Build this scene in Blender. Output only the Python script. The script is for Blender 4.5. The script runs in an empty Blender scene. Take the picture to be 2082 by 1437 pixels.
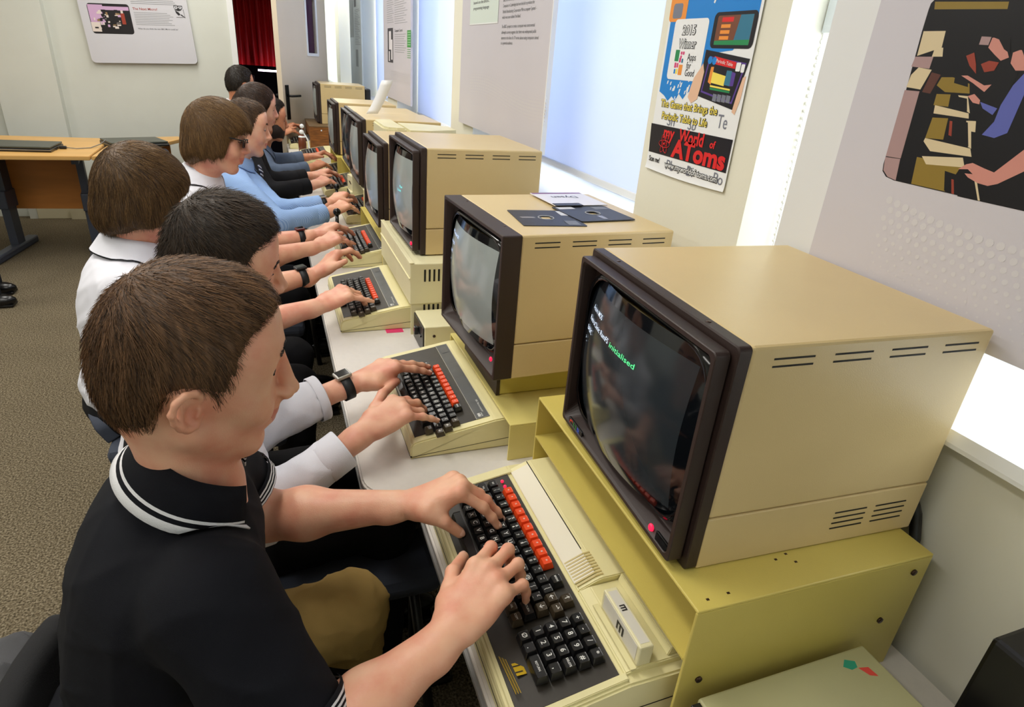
import bpy, bmesh, math, random
import numpy as np
from mathutils import Vector, Matrix, Euler
random.seed(7); RNG = np.random.RandomState(7)
SC = bpy.context.scene; COL = SC.collection
PI = math.pi

# ------------------------------------------------------------------ camera
FPX, PITCH, ROLL, YAW = 1258.43, 0.4398, 0.0810, 0.3833
CAM = Vector((-0.1105, -1.0212, 1.4675))
fwd = Vector((math.sin(YAW)*math.cos(PITCH), math.cos(YAW)*math.cos(PITCH), -math.sin(PITCH)))
rgt = Vector((math.cos(YAW), -math.sin(YAW), 0)); up = rgt.cross(fwd)
R2 = math.cos(ROLL)*rgt + math.sin(ROLL)*up; U2 = -math.sin(ROLL)*rgt + math.cos(ROLL)*up
cd = bpy.data.cameras.new('camera'); cam = bpy.data.objects.new('camera', cd); COL.objects.link(cam)
cd.sensor_width = 36; cd.lens = FPX/2082*36; cd.clip_start = 0.02; cd.clip_end = 100
M = Matrix((R2, U2, -fwd)).transposed().to_4x4(); M.translation = CAM; cam.matrix_world = M
SC.camera = cam

# ------------------------------------------------------------------ world, lights, exposure
w = bpy.data.worlds.new('sky'); SC.world = w; w.use_nodes = True
bg = w.node_tree.nodes['Background']; bg.inputs[0].default_value = (0.88, 0.94, 1.0, 1); bg.inputs[1].default_value = 3.2
SC.view_settings.view_transform = 'Standard'; SC.view_settings.look = 'None'
SC.view_settings.gamma = 1.0; SC.view_settings.use_curve_mapping = False
SC.view_settings.exposure = 0.36
SC.cycles.use_denoising = True
SC.cycles.max_bounces = 8; SC.cycles.diffuse_bounces = 4; SC.cycles.glossy_bounces = 3
SC.cycles.caustics_reflective = False; SC.cycles.caustics_refractive = False
SC.cycles.sample_clamp_indirect = 6
CEIL = 2.75
def area(name, loc, sx, sy, power, col=(1, .93, .82), rot=(0, 0, 0)):
    l = bpy.data.lights.new(name, 'AREA'); l.shape = 'RECTANGLE'; l.size = sx; l.size_y = sy
    l.energy = power; l.color = col
    o = bpy.data.objects.new(name, l); COL.objects.link(o); o.location = loc; o.rotation_euler = rot; return o
LAMPS = [(-1.35, -1.0), (-1.35, 1.2), (-1.35, 3.4), (-0.45, 0.3), (-0.1, 2.6), (-3.0, 0.2), (-3.0, 2.6), (-0.6, 4.4), (.56, 6.9)]  # last one is an added, unseen lamp that brightens the dark alcove
for i, (x, y) in enumerate(LAMPS):
    area('ceiling_lamp_light', (x, y, CEIL-.09), .28, 1.15, 14, (1, .965, .90))

# ------------------------------------------------------------------ materials
def srgb(r, g, b):
    f = lambda c: (c/255/12.92) if c/255 <= .04045 else ((c/255+.055)/1.055)**2.4
    return (f(r), f(g), f(b), 1)
MATS = {}
def mat(name, rgb, rough=.5, metal=0, var=.0, vscale=8, bump=0, bscale=200, spec=.5, emit=None, es=0, coat=0, sss=0, trans=0, stretch=None, c2=None):
    if name in MATS: return MATS[name]
    m = bpy.data.materials.new(name); m.use_nodes = True; nt = m.node_tree; N = nt.nodes; L = nt.links
    p = N['Principled BSDF']; c = srgb(*rgb) if max(rgb) > 1.001 else (*rgb, 1)
    p.inputs['Base Color'].default_value = c; p.inputs['Roughness'].default_value = rough
    p.inputs['Metallic'].default_value = metal; p.inputs['Specular IOR Level'].default_value = spec
    if coat: p.inputs['Coat Weight'].default_value = coat; p.inputs['Coat Roughness'].default_value = .08
    if sss:
        p.inputs['Subsurface Weight'].default_value = sss; p.inputs['Subsurface Radius'].default_value = (.012, .004, .002); p.inputs['Subsurface Scale'].default_value = 1.0
    if trans: p.inputs['Transmission Weight'].default_value = trans
    if emit: p.inputs['Emission Color'].default_value = srgb(*emit); p.inputs['Emission Strength'].default_value = es
    tc = None
    if var or bump:
        tc = N.new('ShaderNodeTexCoord'); mp = N.new('ShaderNodeMapping'); L.new(tc.outputs['Object'], mp.inputs[0])
        if stretch: mp.inputs['Scale'].default_value = stretch
    if var:
        n = N.new('ShaderNodeTexNoise'); n.inputs['Scale'].default_value = vscale; n.inputs['Detail'].default_value = 5
        L.new(mp.outputs[0], n.inputs['Vector'])
        r = N.new('ShaderNodeValToRGB'); r.color_ramp.elements[0].position = .3; r.color_ramp.elements[1].position = .7
        d = [max(0, v*(1-var)) for v in c[:3]]; e = [min(1, v*(1+var)) for v in c[:3]]
        if c2: d = srgb(*c2)[:3]; e = c[:3]
        r.color_ramp.elements[0].color = (*d, 1); r.color_ramp.elements[1].color = (*e, 1)
        L.new(n.outputs['Fac'], r.inputs[0]); L.new(r.outputs[0], p.inputs['Base Color'])
    if bump:
        n = N.new('ShaderNodeTexNoise'); n.inputs['Scale'].default_value = bscale; n.inputs['Detail'].default_value = 3
        L.new(mp.outputs[0], n.inputs['Vector'])
        b = N.new('ShaderNodeBump'); b.inputs['Strength'].default_value = bump; b.inputs['Distance'].default_value = .002
        L.new(n.outputs['Fac'], b.inputs['Height']); L.new(b.outputs[0], p.inputs['Normal'])
    MATS[name] = m; return m
cream = mat('cream_computer_plastic', (230, 221, 168), .42, var=.05, vscale=6, bump=.08, bscale=900)
creamy = mat('cream_computer_light', (228, 221, 180), .42, var=.04, bump=.08, bscale=900)
tanm = mat('tan_monitor_steel', (214, 190, 138), .34, var=.05, vscale=4, bump=.12, bscale=700)
standm = mat('yellowed_stand_steel', (206, 188, 98), .36, var=.06, vscale=4, bump=.1, bscale=600)
brown = mat('brown_bezel_plastic', (46, 32, 28), .46, bump=.15, bscale=1200)
blackp = mat('black_plastic', (22, 22, 24), .35)
keyblack = mat('black_key_plastic', (26, 26, 27), .28, spec=.6)
keybrown = mat('brown_key_plastic', (62, 52, 38), .35)
keyred = mat('red_key_plastic', (234, 76, 30), .35)
legend = mat('white_key_legend', (235, 235, 230), .5)
panelm = mat('dark_key_panel', (52, 47, 40), .5, var=.1, vscale=60)
stripm = mat('grey_name_strip', (92, 94, 94), .3, var=.1, vscale=40)
silver = mat('silver_trim', (190, 188, 180), .3, metal=.6)
glassm = mat('dark_screen_glass', (14, 17, 21), .07, spec=.7)
tablem = mat('white_table_laminate', (222, 217, 210), .38, var=.02, vscale=80)
edgem = mat('grey_table_edge', (150, 148, 145), .35, var=.1, vscale=30)
darkgap = mat('vent_dark', (20, 17, 12), .7)
screwm = mat('dark_screw', (70, 52, 42), .35, metal=.7)
ledred = mat('red_indicator_lamp', (200, 20, 50), .3, emit=(255, 30, 70), es=1.2)
wallm = mat('white_wall_paint', (212, 215, 206), .7, var=.02, vscale=5, bump=.1, bscale=120)
pillarm = mat('cream_pillar_paint', (232, 230, 214), .7, var=.015, vscale=5, bump=.08, bscale=150)
whitegloss = mat('white_gloss_paint', (238, 240, 240), .3)
skinshirt = None

# ------------------------------------------------------------------ object helpers
def link(name, me, m=None, parent=None, loc=None, rot=None):
    o = bpy.data.objects.new(name, me); COL.objects.link(o)
    if m is not None and not me.materials:
        for x in (m if isinstance(m, (list, tuple)) else [m]): me.materials.append(x)
    if parent: o.parent = parent
    if loc is not None: o.location = loc
    if rot is not None: o.rotation_euler = rot
    return o
def thing(name, label, cat, loc=(0, 0, 0), rotz=0, group=None):
    o = bpy.data.objects.new(name, None); COL.objects.link(o); o.empty_display_size = .05
    o.location = loc; o.rotation_euler = (0, 0, rotz); o['label'] = label; o['category'] = cat
    if group: o['group'] = group
    return o
def tag(o, label, cat, group=None):
    o['label'] = label; o['category'] = cat
    if group: o['group'] = group
    return o
def struct(o): o['kind'] = 'structure'; return o
class MB:
    def __init__(s): s.v = []; s.f = []; s.mi = []; s.sm = []
    def add(s, vs, fs, mi=0, smooth=False):
        k = len(s.v); s.v += [tuple(v) for v in vs]; s.f += [tuple(i+k for i in f) for f in fs]
        s.mi += [mi]*len(fs); s.sm += [smooth]*len(fs); return s
    def box(s, lo, hi, mi=0, bev=0, mtx=None):
        x0, y0, z0 = lo; x1, y1, z1 = hi
        if bev <= 0:
            vs = [(x0,y0,z0),(x1,y0,z0),(x1,y1,z0),(x0,y1,z0),(x0,y0,z1),(x1,y0,z1),(x1,y1,z1),(x0,y1,z1)]
            fs = [(0,3,2,1),(4,5,6,7),(0,1,5,4),(1,2,6,5),(2,3,7,6),(3,0,4,7)]
            if mtx is not None: vs = [mtx @ Vector(v) for v in vs]
            return s.add(vs, fs, mi)
        bm = bmesh.new(); bmesh.ops.create_cube(bm, size=1)
        for v in bm.verts: v.co = Vector(((x0+x1)/2+v.co.x*(x1-x0), (y0+y1)/2+v.co.y*(y1-y0), (z0+z1)/2+v.co.z*(z1-z0)))
        bmesh.ops.bevel(bm, geom=bm.edges[:], offset=bev, segments=2, profile=.5, affect='EDGES')
        return s.bm(bm, mi, mtx)
    def bm(s, bm, mi=0, mtx=None, smooth=False):
        bm.verts.ensure_lookup_table(); vs = [(mtx @ v.co if mtx is not None else v.co.copy()) for v in bm.verts]
        s.add(vs, [tuple(v.index for v in f.verts) for f in bm.faces], mi, smooth); bm.free(); return s
    def prism(s, poly, axis, a, b, mi=0, bev=0, smooth=False):
        # poly: 2D points; axis 'y': (x,z) extruded y a..b ; 'z': (x,y) ; 'x': (y,z)
        def P(p, t): return {'y': (p[0], t, p[1]), 'z': (p[0], p[1], t), 'x': (t, p[0], p[1])}[axis]
        bm = bmesh.new(); A = [bm.verts.new(P(p, a)) for p in poly]; B = [bm.verts.new(P(p, b)) for p in poly]; n = len(poly)
        bm.faces.new(A); bm.faces.new(B[::-1])
        for i in range(n): bm.faces.new((A[i], B[i], B[(i+1) % n], A[(i+1) % n]))
        bmesh.ops.recalc_face_normals(bm, faces=bm.faces[:])
        if bev: bmesh.ops.bevel(bm, geom=[e for e in bm.edges if e.calc_length() > bev*2.2], offset=bev, segments=2, affect='EDGES')
        bm.verts.index_update(); return s.bm(bm, mi, None, smooth)
    def tube(s, pts, r, n=8, mi=0, closed=False, cap=True, smooth=True):
        pts = [Vector(p) for p in pts]; R = r if isinstance(r, (list, tuple)) else [r]*len(pts)
        k = len(pts); rings = []; ref = Vector((0, 0, 1))
        for i, p in enumerate(pts):
            d = (pts[(i+1) % k]-pts[i-1]) if closed or 0 < i < k-1 else (pts[1]-pts[0] if i == 0 else pts[-1]-pts[-2])
            d.normalize(); a = ref if abs(d.dot(ref)) < .95 else Vector((1, 0, 0))
            u = d.cross(a).normalized(); v = d.cross(u)
            rings.append([p+(u*math.cos(2*PI*j/n)+v*math.sin(2*PI*j/n))*R[i] for j in range(n)])
        vs = [q for g in rings for q in g]; fs = []
        for i in range(k if closed else k-1):
            a, b = i*n, ((i+1) % k)*n
            for j in range(n): fs.append((a+j, a+(j+1) % n, b+(j+1) % n, b+j))
        if cap and not closed: fs += [tuple(range(n))[::-1], tuple((k-1)*n+j for j in range(n))]
        return s.add(vs, fs, mi, smooth)
    def cyl(s, c, r, h, n=20, mi=0, axis='z', r2=None, smooth=True):
        d = {'z': Vector((0,0,1)), 'x': Vector((1,0,0)), 'y': Vector((0,1,0))}[axis]; c = Vector(c)
        return s.tube([c, c+d*h], [r, r if r2 is None else r2], n, mi, smooth=smooth)
    def sphere(s, c, r, mi=0, n=12):
        bm = bmesh.new(); bmesh.ops.create_uvsphere(bm, u_segments=n*2, v_segments=n, radius=1)
        rr = r if isinstance(r, (tuple, list)) else (r, r, r)
        for v in bm.verts: v.co = Vector((c[0]+v.co.x*rr[0], c[1]+v.co.y*rr[1], c[2]+v.co.z*rr[2]))
        return s.bm(bm, mi, None, True)
    def mesh(s, name='mesh'):
        me = bpy.data.meshes.new(name); me.from_pydata(s.v, [], s.f); me.update()
        me.polygons.foreach_set('material_index', s.mi); me.polygons.foreach_set('use_smooth', s.sm); return me
    def build(s, name, m, parent=None, loc=None, rot=None): return link(name, s.mesh(name), m, parent, loc, rot)
def rrect(w, h, r, n=5, cx=0, cy=0):
    pts = []
    for (sx, sy, a0) in ((1, 1, 0), (-1, 1, 90), (-1, -1, 180), (1, -1, 270)):
        for i in range(n+1):
            a = math.radians(a0+90*i/n); pts.append((cx+sx*(w/2-r)+r*math.cos(a), cy+sy*(h/2-r)+r*math.sin(a)))
    return pts
# ---- text: every needed string is turned into a flat mesh once
_T = {}
def text_verts(txt, bold=0.0, align='CENTER', shear=0):
    key = (txt, bold, align, shear)
    if key in _T: return _T[key]
    cu = bpy.data.curves.new('t', 'FONT'); cu.body = txt; cu.size = 1; cu.resolution_u = 3; cu.align_x = align; cu.align_y = 'CENTER'
    cu.offset = bold; cu.shear = shear
    o = bpy.data.objects.new('t', cu); COL.objects.link(o)
    dg = bpy.context.evaluated_depsgraph_get(); me = bpy.data.meshes.new_from_object(o.evaluated_get(dg))
    vs = [tuple(v.co) for v in me.vertices]; fs = [tuple(p.vertices) for p in me.polygons]
    bpy.data.objects.remove(o); bpy.data.curves.remove(cu); bpy.data.meshes.remove(me)
    _T[key] = (vs, fs); return _T[key]
def add_text(mb, txt, mtx, size, mi=0, bold=0., align='CENTER', width=None, shear=0):
    vs, fs = text_verts(txt, bold, align, shear)
    if not vs: return
    sx = size
    if width:
        xs = [v[0] for v in vs]; sx = width/max(1e-6, max(xs)-min(xs))
    mb.add([mtx @ Vector((v[0]*sx, v[1]*size, 0)) for v in vs], fs, mi)

# ================================================================== ROOM
WX = 0.72          # face of the window wall
FY = 5.2           # far wall
# floor
def carpet():
    m = bpy.data.materials.new('speckled_brown_carpet'); m.use_nodes = True; nt = m.node_tree; N = nt.nodes; L = nt.links; p = N['Principled BSDF']
    tc = N.new('ShaderNodeTexCoord'); n = N.new('ShaderNodeTexNoise'); n.inputs['Scale'].default_value = 170; n.inputs['Detail'].default_value = 4
    n2 = N.new('ShaderNodeTexNoise'); n2.inputs['Scale'].default_value = 2.5
    r = N.new('ShaderNodeValToRGB'); r.color_ramp.elements[0].position = .33; r.color_ramp.elements[1].position = .68
    r.color_ramp.elements[0].color = srgb(66, 58, 44); r.color_ramp.elements[1].color = srgb(166, 154, 130)
    e = r.color_ramp.elements.new(.5); e.color = srgb(120, 108, 86)
    mx = N.new('ShaderNodeMix'); mx.data_type = 'RGBA'; mx.blend_type = 'MULTIPLY'; mx.inputs['Factor'].default_value = .35
    L.new(tc.outputs['Object'], n.inputs['Vector']); L.new(tc.outputs['Object'], n2.inputs['Vector'])
    L.new(n.outputs['Fac'], r.inputs[0]); L.new(r.outputs[0], mx.inputs['A']); L.new(n2.outputs['Fac'], mx.inputs['B'])
    L.new(mx.outputs['Result'], p.inputs['Base Color']); p.inputs['Roughness'].default_value = .95; p.inputs['Specular IOR Level'].default_value = .1
    b = N.new('ShaderNodeBump'); b.inputs['Strength'].default_value = .9; b.inputs['Distance'].default_value = .006
    L.new(n.outputs['Fac'], b.inputs['Height']); L.new(b.outputs[0], p.inputs['Normal']); return m
struct(MB().box((-4.2, -3.2, -.1), (1.1, 8.6, 0)).build('floor', carpet()))
struct(MB().box((-4.2, -3.2, CEIL), (1.1, 8.6, CEIL+.1)).build('ceiling', mat('ceiling_white', (238, 236, 228), .8)))
struct(MB().box((-4.3, -3.2, 0), (-4.2, 8.6, CEIL)).build('wall_left', wallm))
struct(MB().box((-4.2, -3.3, 0), (1.1, -3.2, CEIL)).build('wall_behind', wallm))
# window wall: apron, pillars, lintel
PIL = [(-1.86, -1.47), (-.074, .313), (1.70, 2.07), (3.47, 3.84), (5.24, 5.61), (7.0, 7.38)]
b = MB(); b.box((WX, -3.2, 0), (1.06, 8.6, 1.055)); b.box((WX, -3.2, 2.5), (1.06, 8.6, CEIL))
for a, c in PIL: b.box((WX, a, 1.055), (1.06, c, 2.5))
struct(b.build('wall_right', pillarm))
YW = [(-3.2, -1.86)] + [(PIL[i][1], PIL[i+1][0]) for i in range(5)] + [(7.38, 8.6)]
def clear_glass(name, k=.06):
    m = bpy.data.materials.new(name); m.use_nodes = True; nt = m.node_tree; N = nt.nodes; L = nt.links; N.remove(N['Principled BSDF'])
    t = N.new('ShaderNodeBsdfTransparent'); g_ = N.new('ShaderNodeBsdfGlossy'); g_.inputs['Roughness'].default_value = .02; x = N.new('ShaderNodeMixShader'); x.inputs[0].default_value = k
    L.new(t.outputs[0], x.inputs[1]); L.new(g_.outputs[0], x.inputs[2]); L.new(x.outputs[0], N['Material Output'].inputs[0]); return m
wglass = clear_glass('window_glass')
for i, (a, c) in enumerate(YW):
    s = MB(); s.prism([(WX-.035, 1.062), (WX-.03, 1.078), (1.0, 1.085), (1.0, 1.056), (WX-.035, 1.056)], 'y', a, c)
    struct(s.build('trim_%d' % (i+1), whitegloss))
    fr = MB(); x0, x1 = .985, 1.035
    fr.box((x0, a, 1.085), (x1, c, 1.135)); fr.box((x0, a, 2.45), (x1, c, 2.5)); fr.box((x0, a, 1.085), (x1, a+.05, 2.5)); fr.box((x0, c-.05, 1.085), (x1, c, 2.5))
    fr.box((x0, (a+c)/2-.025, 1.1), (x1, (a+c)/2+.025, 2.5)); fr.box((x0, a, 1.30), (x1, c, 1.34))
    wo = struct(fr.build('window_%d' % (i+1), whitegloss))
    MB().box((1.008, a+.05, 1.135), (1.012, c-.05, 2.45)).build('pane', wglass, wo)
# roller blinds (translucent fabric)
def blindmat():
    m = bpy.data.materials.new('white_blind_fabric'); m.use_nodes = True; nt = m.node_tree; N = nt.nodes; L = nt.links
    N.remove(N['Principled BSDF']); d = N.new('ShaderNodeBsdfDiffuse'); d.inputs[0].default_value = srgb(236, 238, 244)
    t = N.new('ShaderNodeBsdfTranslucent'); t.inputs[0].default_value = srgb(222, 231, 252); x = N.new('ShaderNodeMixShader'); x.inputs[0].default_value = .5
    L.new(d.outputs[0], x.inputs[1]); L.new(t.outputs[0], x.inputs[2]); L.new(x.outputs[0], N['Material Output'].inputs[0]); return m
BL = blindmat()
def blind(y0, y1, zb, lab, x=.86):
    t = thing('roller_blind', lab, 'blind', (x, (y0+y1)/2, zb), 0, None)
    h = (y1-y0)/2
    MB().box((-.0012, -h, .012), (.0012, h, 2.42-zb)).build('blind_fabric', BL, t)
    MB().box((-.006, -h, -.004), (.006, h, .018), bev=.003).build('bottom_rail', whitegloss, t)
    q = MB(); q.cyl((0, -h, 2.44-zb), .022, 2*h, axis='y'); q.build('roller', whitegloss, t)
    return t
blind(.33, 1.69, 1.135, 'pale blue-white roller blind in the window between the poster pillar and the big text board')
blind(2.09, 3.46, 1.09, 'roller blind in the window behind the beige desktop screen')
blind(3.86, 5.22, 1.09, 'roller blind behind the narrow display board with the green box')
blind(5.63, 6.98, 1.07, 'furthest roller blind, beside the last display board')
# bead chain
t = thing('blind_chain', 'white beaded blind cord hanging beside the poster pillar', 'chain', (.80, -.085, 1.15))
for k in range(62): pass
bb = MB()
for k in range(64):
    bm = bmesh.new(); bmesh.ops.create_icosphere(bm, subdivisions=1, radius=.0036)
    bb.bm(bm, 0, Matrix.Translation((0, .0009*k*.4, k*.0125)), True)
bb.tube([(0, 0, 0), (0, .02, .8)], .0008, 4); bb.build('bead_string', mat('bead_plastic', (228, 226, 220), .3), t)
MB().box((-.008, -.012, .40), (.004, .008, .47), bev=.002).build('cord_clip', mat('clear_clip', (215, 222, 225), .15), t)

# far wall with doorway
b = MB(); b.box((-4.2, FY, 0), (-.30, FY+.12, CEIL)); b.box((-.30, FY, 2.1), (.42, FY+.12, CEIL)); struct(b.build('wall_far', wallm))
b = MB(); b.box((-2.02, FY-.09, 0), (-1.62, FY, CEIL)); struct(b.build('trim_8', wallm))
struct(MB().box((.36, FY, 0), (.42, 8.5, CEIL)).build('wall_passage', mat('grey_white_paint', (206, 204, 192), .7)))
struct(MB().box((-4.2, 8.5, 0), (1.06, 8.6, CEIL)).build('wall_end', wallm))
b = MB(); b.box((-.345, FY-.015, 0), (-.30, FY+.13, 2.12)); b.box((-.345, FY-.015, 2.1), (.40, FY+.13, 2.15)); struct(b.build('trim_9', whitegloss))
b = MB(); b.box((-1.96, FY-.10, .0), (-1.0, FY-.0, .13), bev=.004); b.box((-1.72, FY-.12, .0), (-1.02, FY-.10, .10)); struct(b.build('baseboard_far', mat('cream_trunking', (216, 208, 176), .5)))
# lobby beyond the doorway
b = MB(); b.box((-1.2, 7.6, 0), (.36, 7.7, CEIL)); b.box((-1.25, FY+.12, 0), (-1.2, 7.6, CEIL)); struct(b.build('wall_lobby', mat('dark_lobby_paint', (28, 24, 44), .7)))
# red curtain
cw = MB(); n = 140; vs = []; fs = []
for i in range(n+1):
    x = -.95+1.28*i/n; y = 6.5+.03*math.sin(i*.95)+.012*math.sin(i*2.3)
    vs += [(x, y, 1.235), (x+.002*math.sin(i), y+.004*math.sin(i*.5), 2.5)]
    if i: fs.append((2*i-2, 2*i, 2*i+1, 2*i-1))
cw.add(vs, fs, 0, True)
co = cw.build('stage_curtain', mat('red_curtain_cloth', (190, 16, 22), .55, var=.15, vscale=12, stretch=(6, 1, .4)))
md = co.modifiers.new('s', 'SOLIDIFY'); md.thickness = .004
tag(co, 'bright red pleated curtain seen through the doorway', 'curtain')
# strip lights under the curtain
for (x0, x1, l) in ((-.40, -.28, 'short pink-white light tube under the red curtain, at the door frame'), (-.16, .06, 'longer white light tube under the red curtain, by the door edge')):
    tag(MB().cyl((x0, 6.42, 1.195), .009, x1-x0, axis='x').build('light_tube', mat('tube_glow', (255, 240, 255), .4, emit=(255, 225, 255), es=5)), l, 'light')
tb = MB(); tb.box((-.27, 6.2, .0), (-.20, 6.3, 1.15)); tag(tb.build('dark_cabinet', mat('dark_purple', (44, 20, 52), .5)), 'dark purple upright case in the lobby under the curtain', 'cabinet')
# door leaf, standing open into the room
import math as _m
hx, hy = .405, FY-.01; fx, fy = .004, 4.62
L_ = _m.hypot(fx-hx, fy-hy); ang = _m.atan2(fy-hy, fx-hx)
doorm = mat('grey_beige_door_paint', (222, 208, 184), .5, var=.03, vscale=3)
dr = MB(); wx0, wx1, wz0, wz1 = .165, .30, 1.40, 1.80
for (a, c, e, g) in ((0, wx0, 0, 2.05), (wx1, L_, 0, 2.05), (wx0, wx1, 0, wz0), (wx0, wx1, wz1, 2.05)): dr.box((a, -.022, e), (c, .022, g))
do = struct(dr.build('door_1', doorm, None, (hx, hy, .005), (0, 0, ang)))
d2 = MB()
for (a, c, e, g) in ((wx0-.022, wx1+.022, wz0-.022, wz0), (wx0-.022, wx1+.022, wz1, wz1+.022), (wx0-.022, wx0, wz0, wz1), (wx1, wx1+.022, wz0, wz1)): d2.box((a, -.03, e), (c, .03, g))
d2.build('vision_frame', whitegloss, do)
MB().box((wx0, -.003, wz0), (wx1, .003, wz1)).build('vision_pane', mat('tinted_pane', (60, 22, 58), .1), do)
hd = MB(); hd.box((L_-.075, .022, .90), (L_-.03, .03, 1.16), bev=.003); hd.tube([(L_-.05, .03, 1.08), (L_-.05, .07, 1.08), (L_-.16, .075, 1.08)], .009); hd.box((L_-.075, -.03, .90), (L_-.03, -.022, 1.16)); hd.tube([(L_-.05, -.03, 1.08), (L_-.05, -.07, 1.08), (L_-.16, -.075, 1.08)], .009)
hd.build('door_handle', mat('dark_metal', (50, 50, 52), .3, metal=.8), do)

# lamps on the ceiling (out of the picture, they light the room)
lt = None
for i, (x, y) in enumerate(LAMPS):
    t = thing('ceiling_lamp', 'fluorescent ceiling lamp with a white housing, lamp row %s' % 'abcdefghi'[i], 'lamp', (x, y, CEIL), 0, 'fluorescent lamps on the ceiling')
    t['label'] = 'white fluorescent batten lamp on the ceiling '+['behind the photographer over the walkway', 'over the walkway beside the nearest people', 'over the walkway in front of the long desk', 'straight above the nearest monitors', 'above the distant monitor cluster', 'near the left wall level with the front table', 'near the left wall level with the long desk', 'above the person in the dark suit', 'added to brighten the alcove past the farthest monitor'][i]
    MB().box((-.15, -.6, -.07), (.15, .6, 0), bev=.006).build('housing', whitegloss, t)

# ---- frames for writing on walls: u to the viewer's right, v up
def frame_right(x, y, z): return Matrix(((0, 0, -1, x), (-1, 0, 0, y), (0, 1, 0, z), (0, 0, 0, 1)))     # wall seen from the room, facing -x
def frame_far(x, y, z, tilt=0): return Matrix(((1, 0, 0, x), (0, 0, -1, y), (0, 1, 0, z), (0, 0, 0, 1))) @ Matrix.Rotation(tilt, 4, 'Z')
def flat(mb, F, poly, mi=0, lift=0.): mb.add([F @ Vector((p[0], p[1], lift)) for p in poly], [tuple(range(len(poly)))], mi)
def quad(mb, F, u0, v0, u1, v1, mi=0, lift=0.): flat(mb, F, [(u0, v0), (u1, v0), (u1, v1), (u0, v1)], mi, lift)
boardm = mat('lilac_grey_board', (204, 200, 208), .45, var=.02, vscale=3)
boardw = mat('white_display_board', (228, 229, 230), .45)
ink = mat('grey_print_ink', (92, 94, 98), .6); inkp = mat('pale_grey_print', (150, 152, 154), .6)
halft = mat('pale_halftone_print', (210, 207, 211), .5)

# board at the right edge of the picture: white backing + lilac panel with a photograph
t = thing('display_board', 'large lilac-grey display board with a dark photograph, nearest the camera', 'display board', (0, 0, 0))
MB().box((.700, -1.55, 1.19), (.712, -.19, 2.45)).build('backing_sheet', boardw, t)
MB().box((.690, -1.50, 1.187), (.700, -.278, 2.45)).build('lilac_panel', boardm, t)
F = frame_right(.68992, -.278, 1.187)          # u from the panel's far edge
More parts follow.
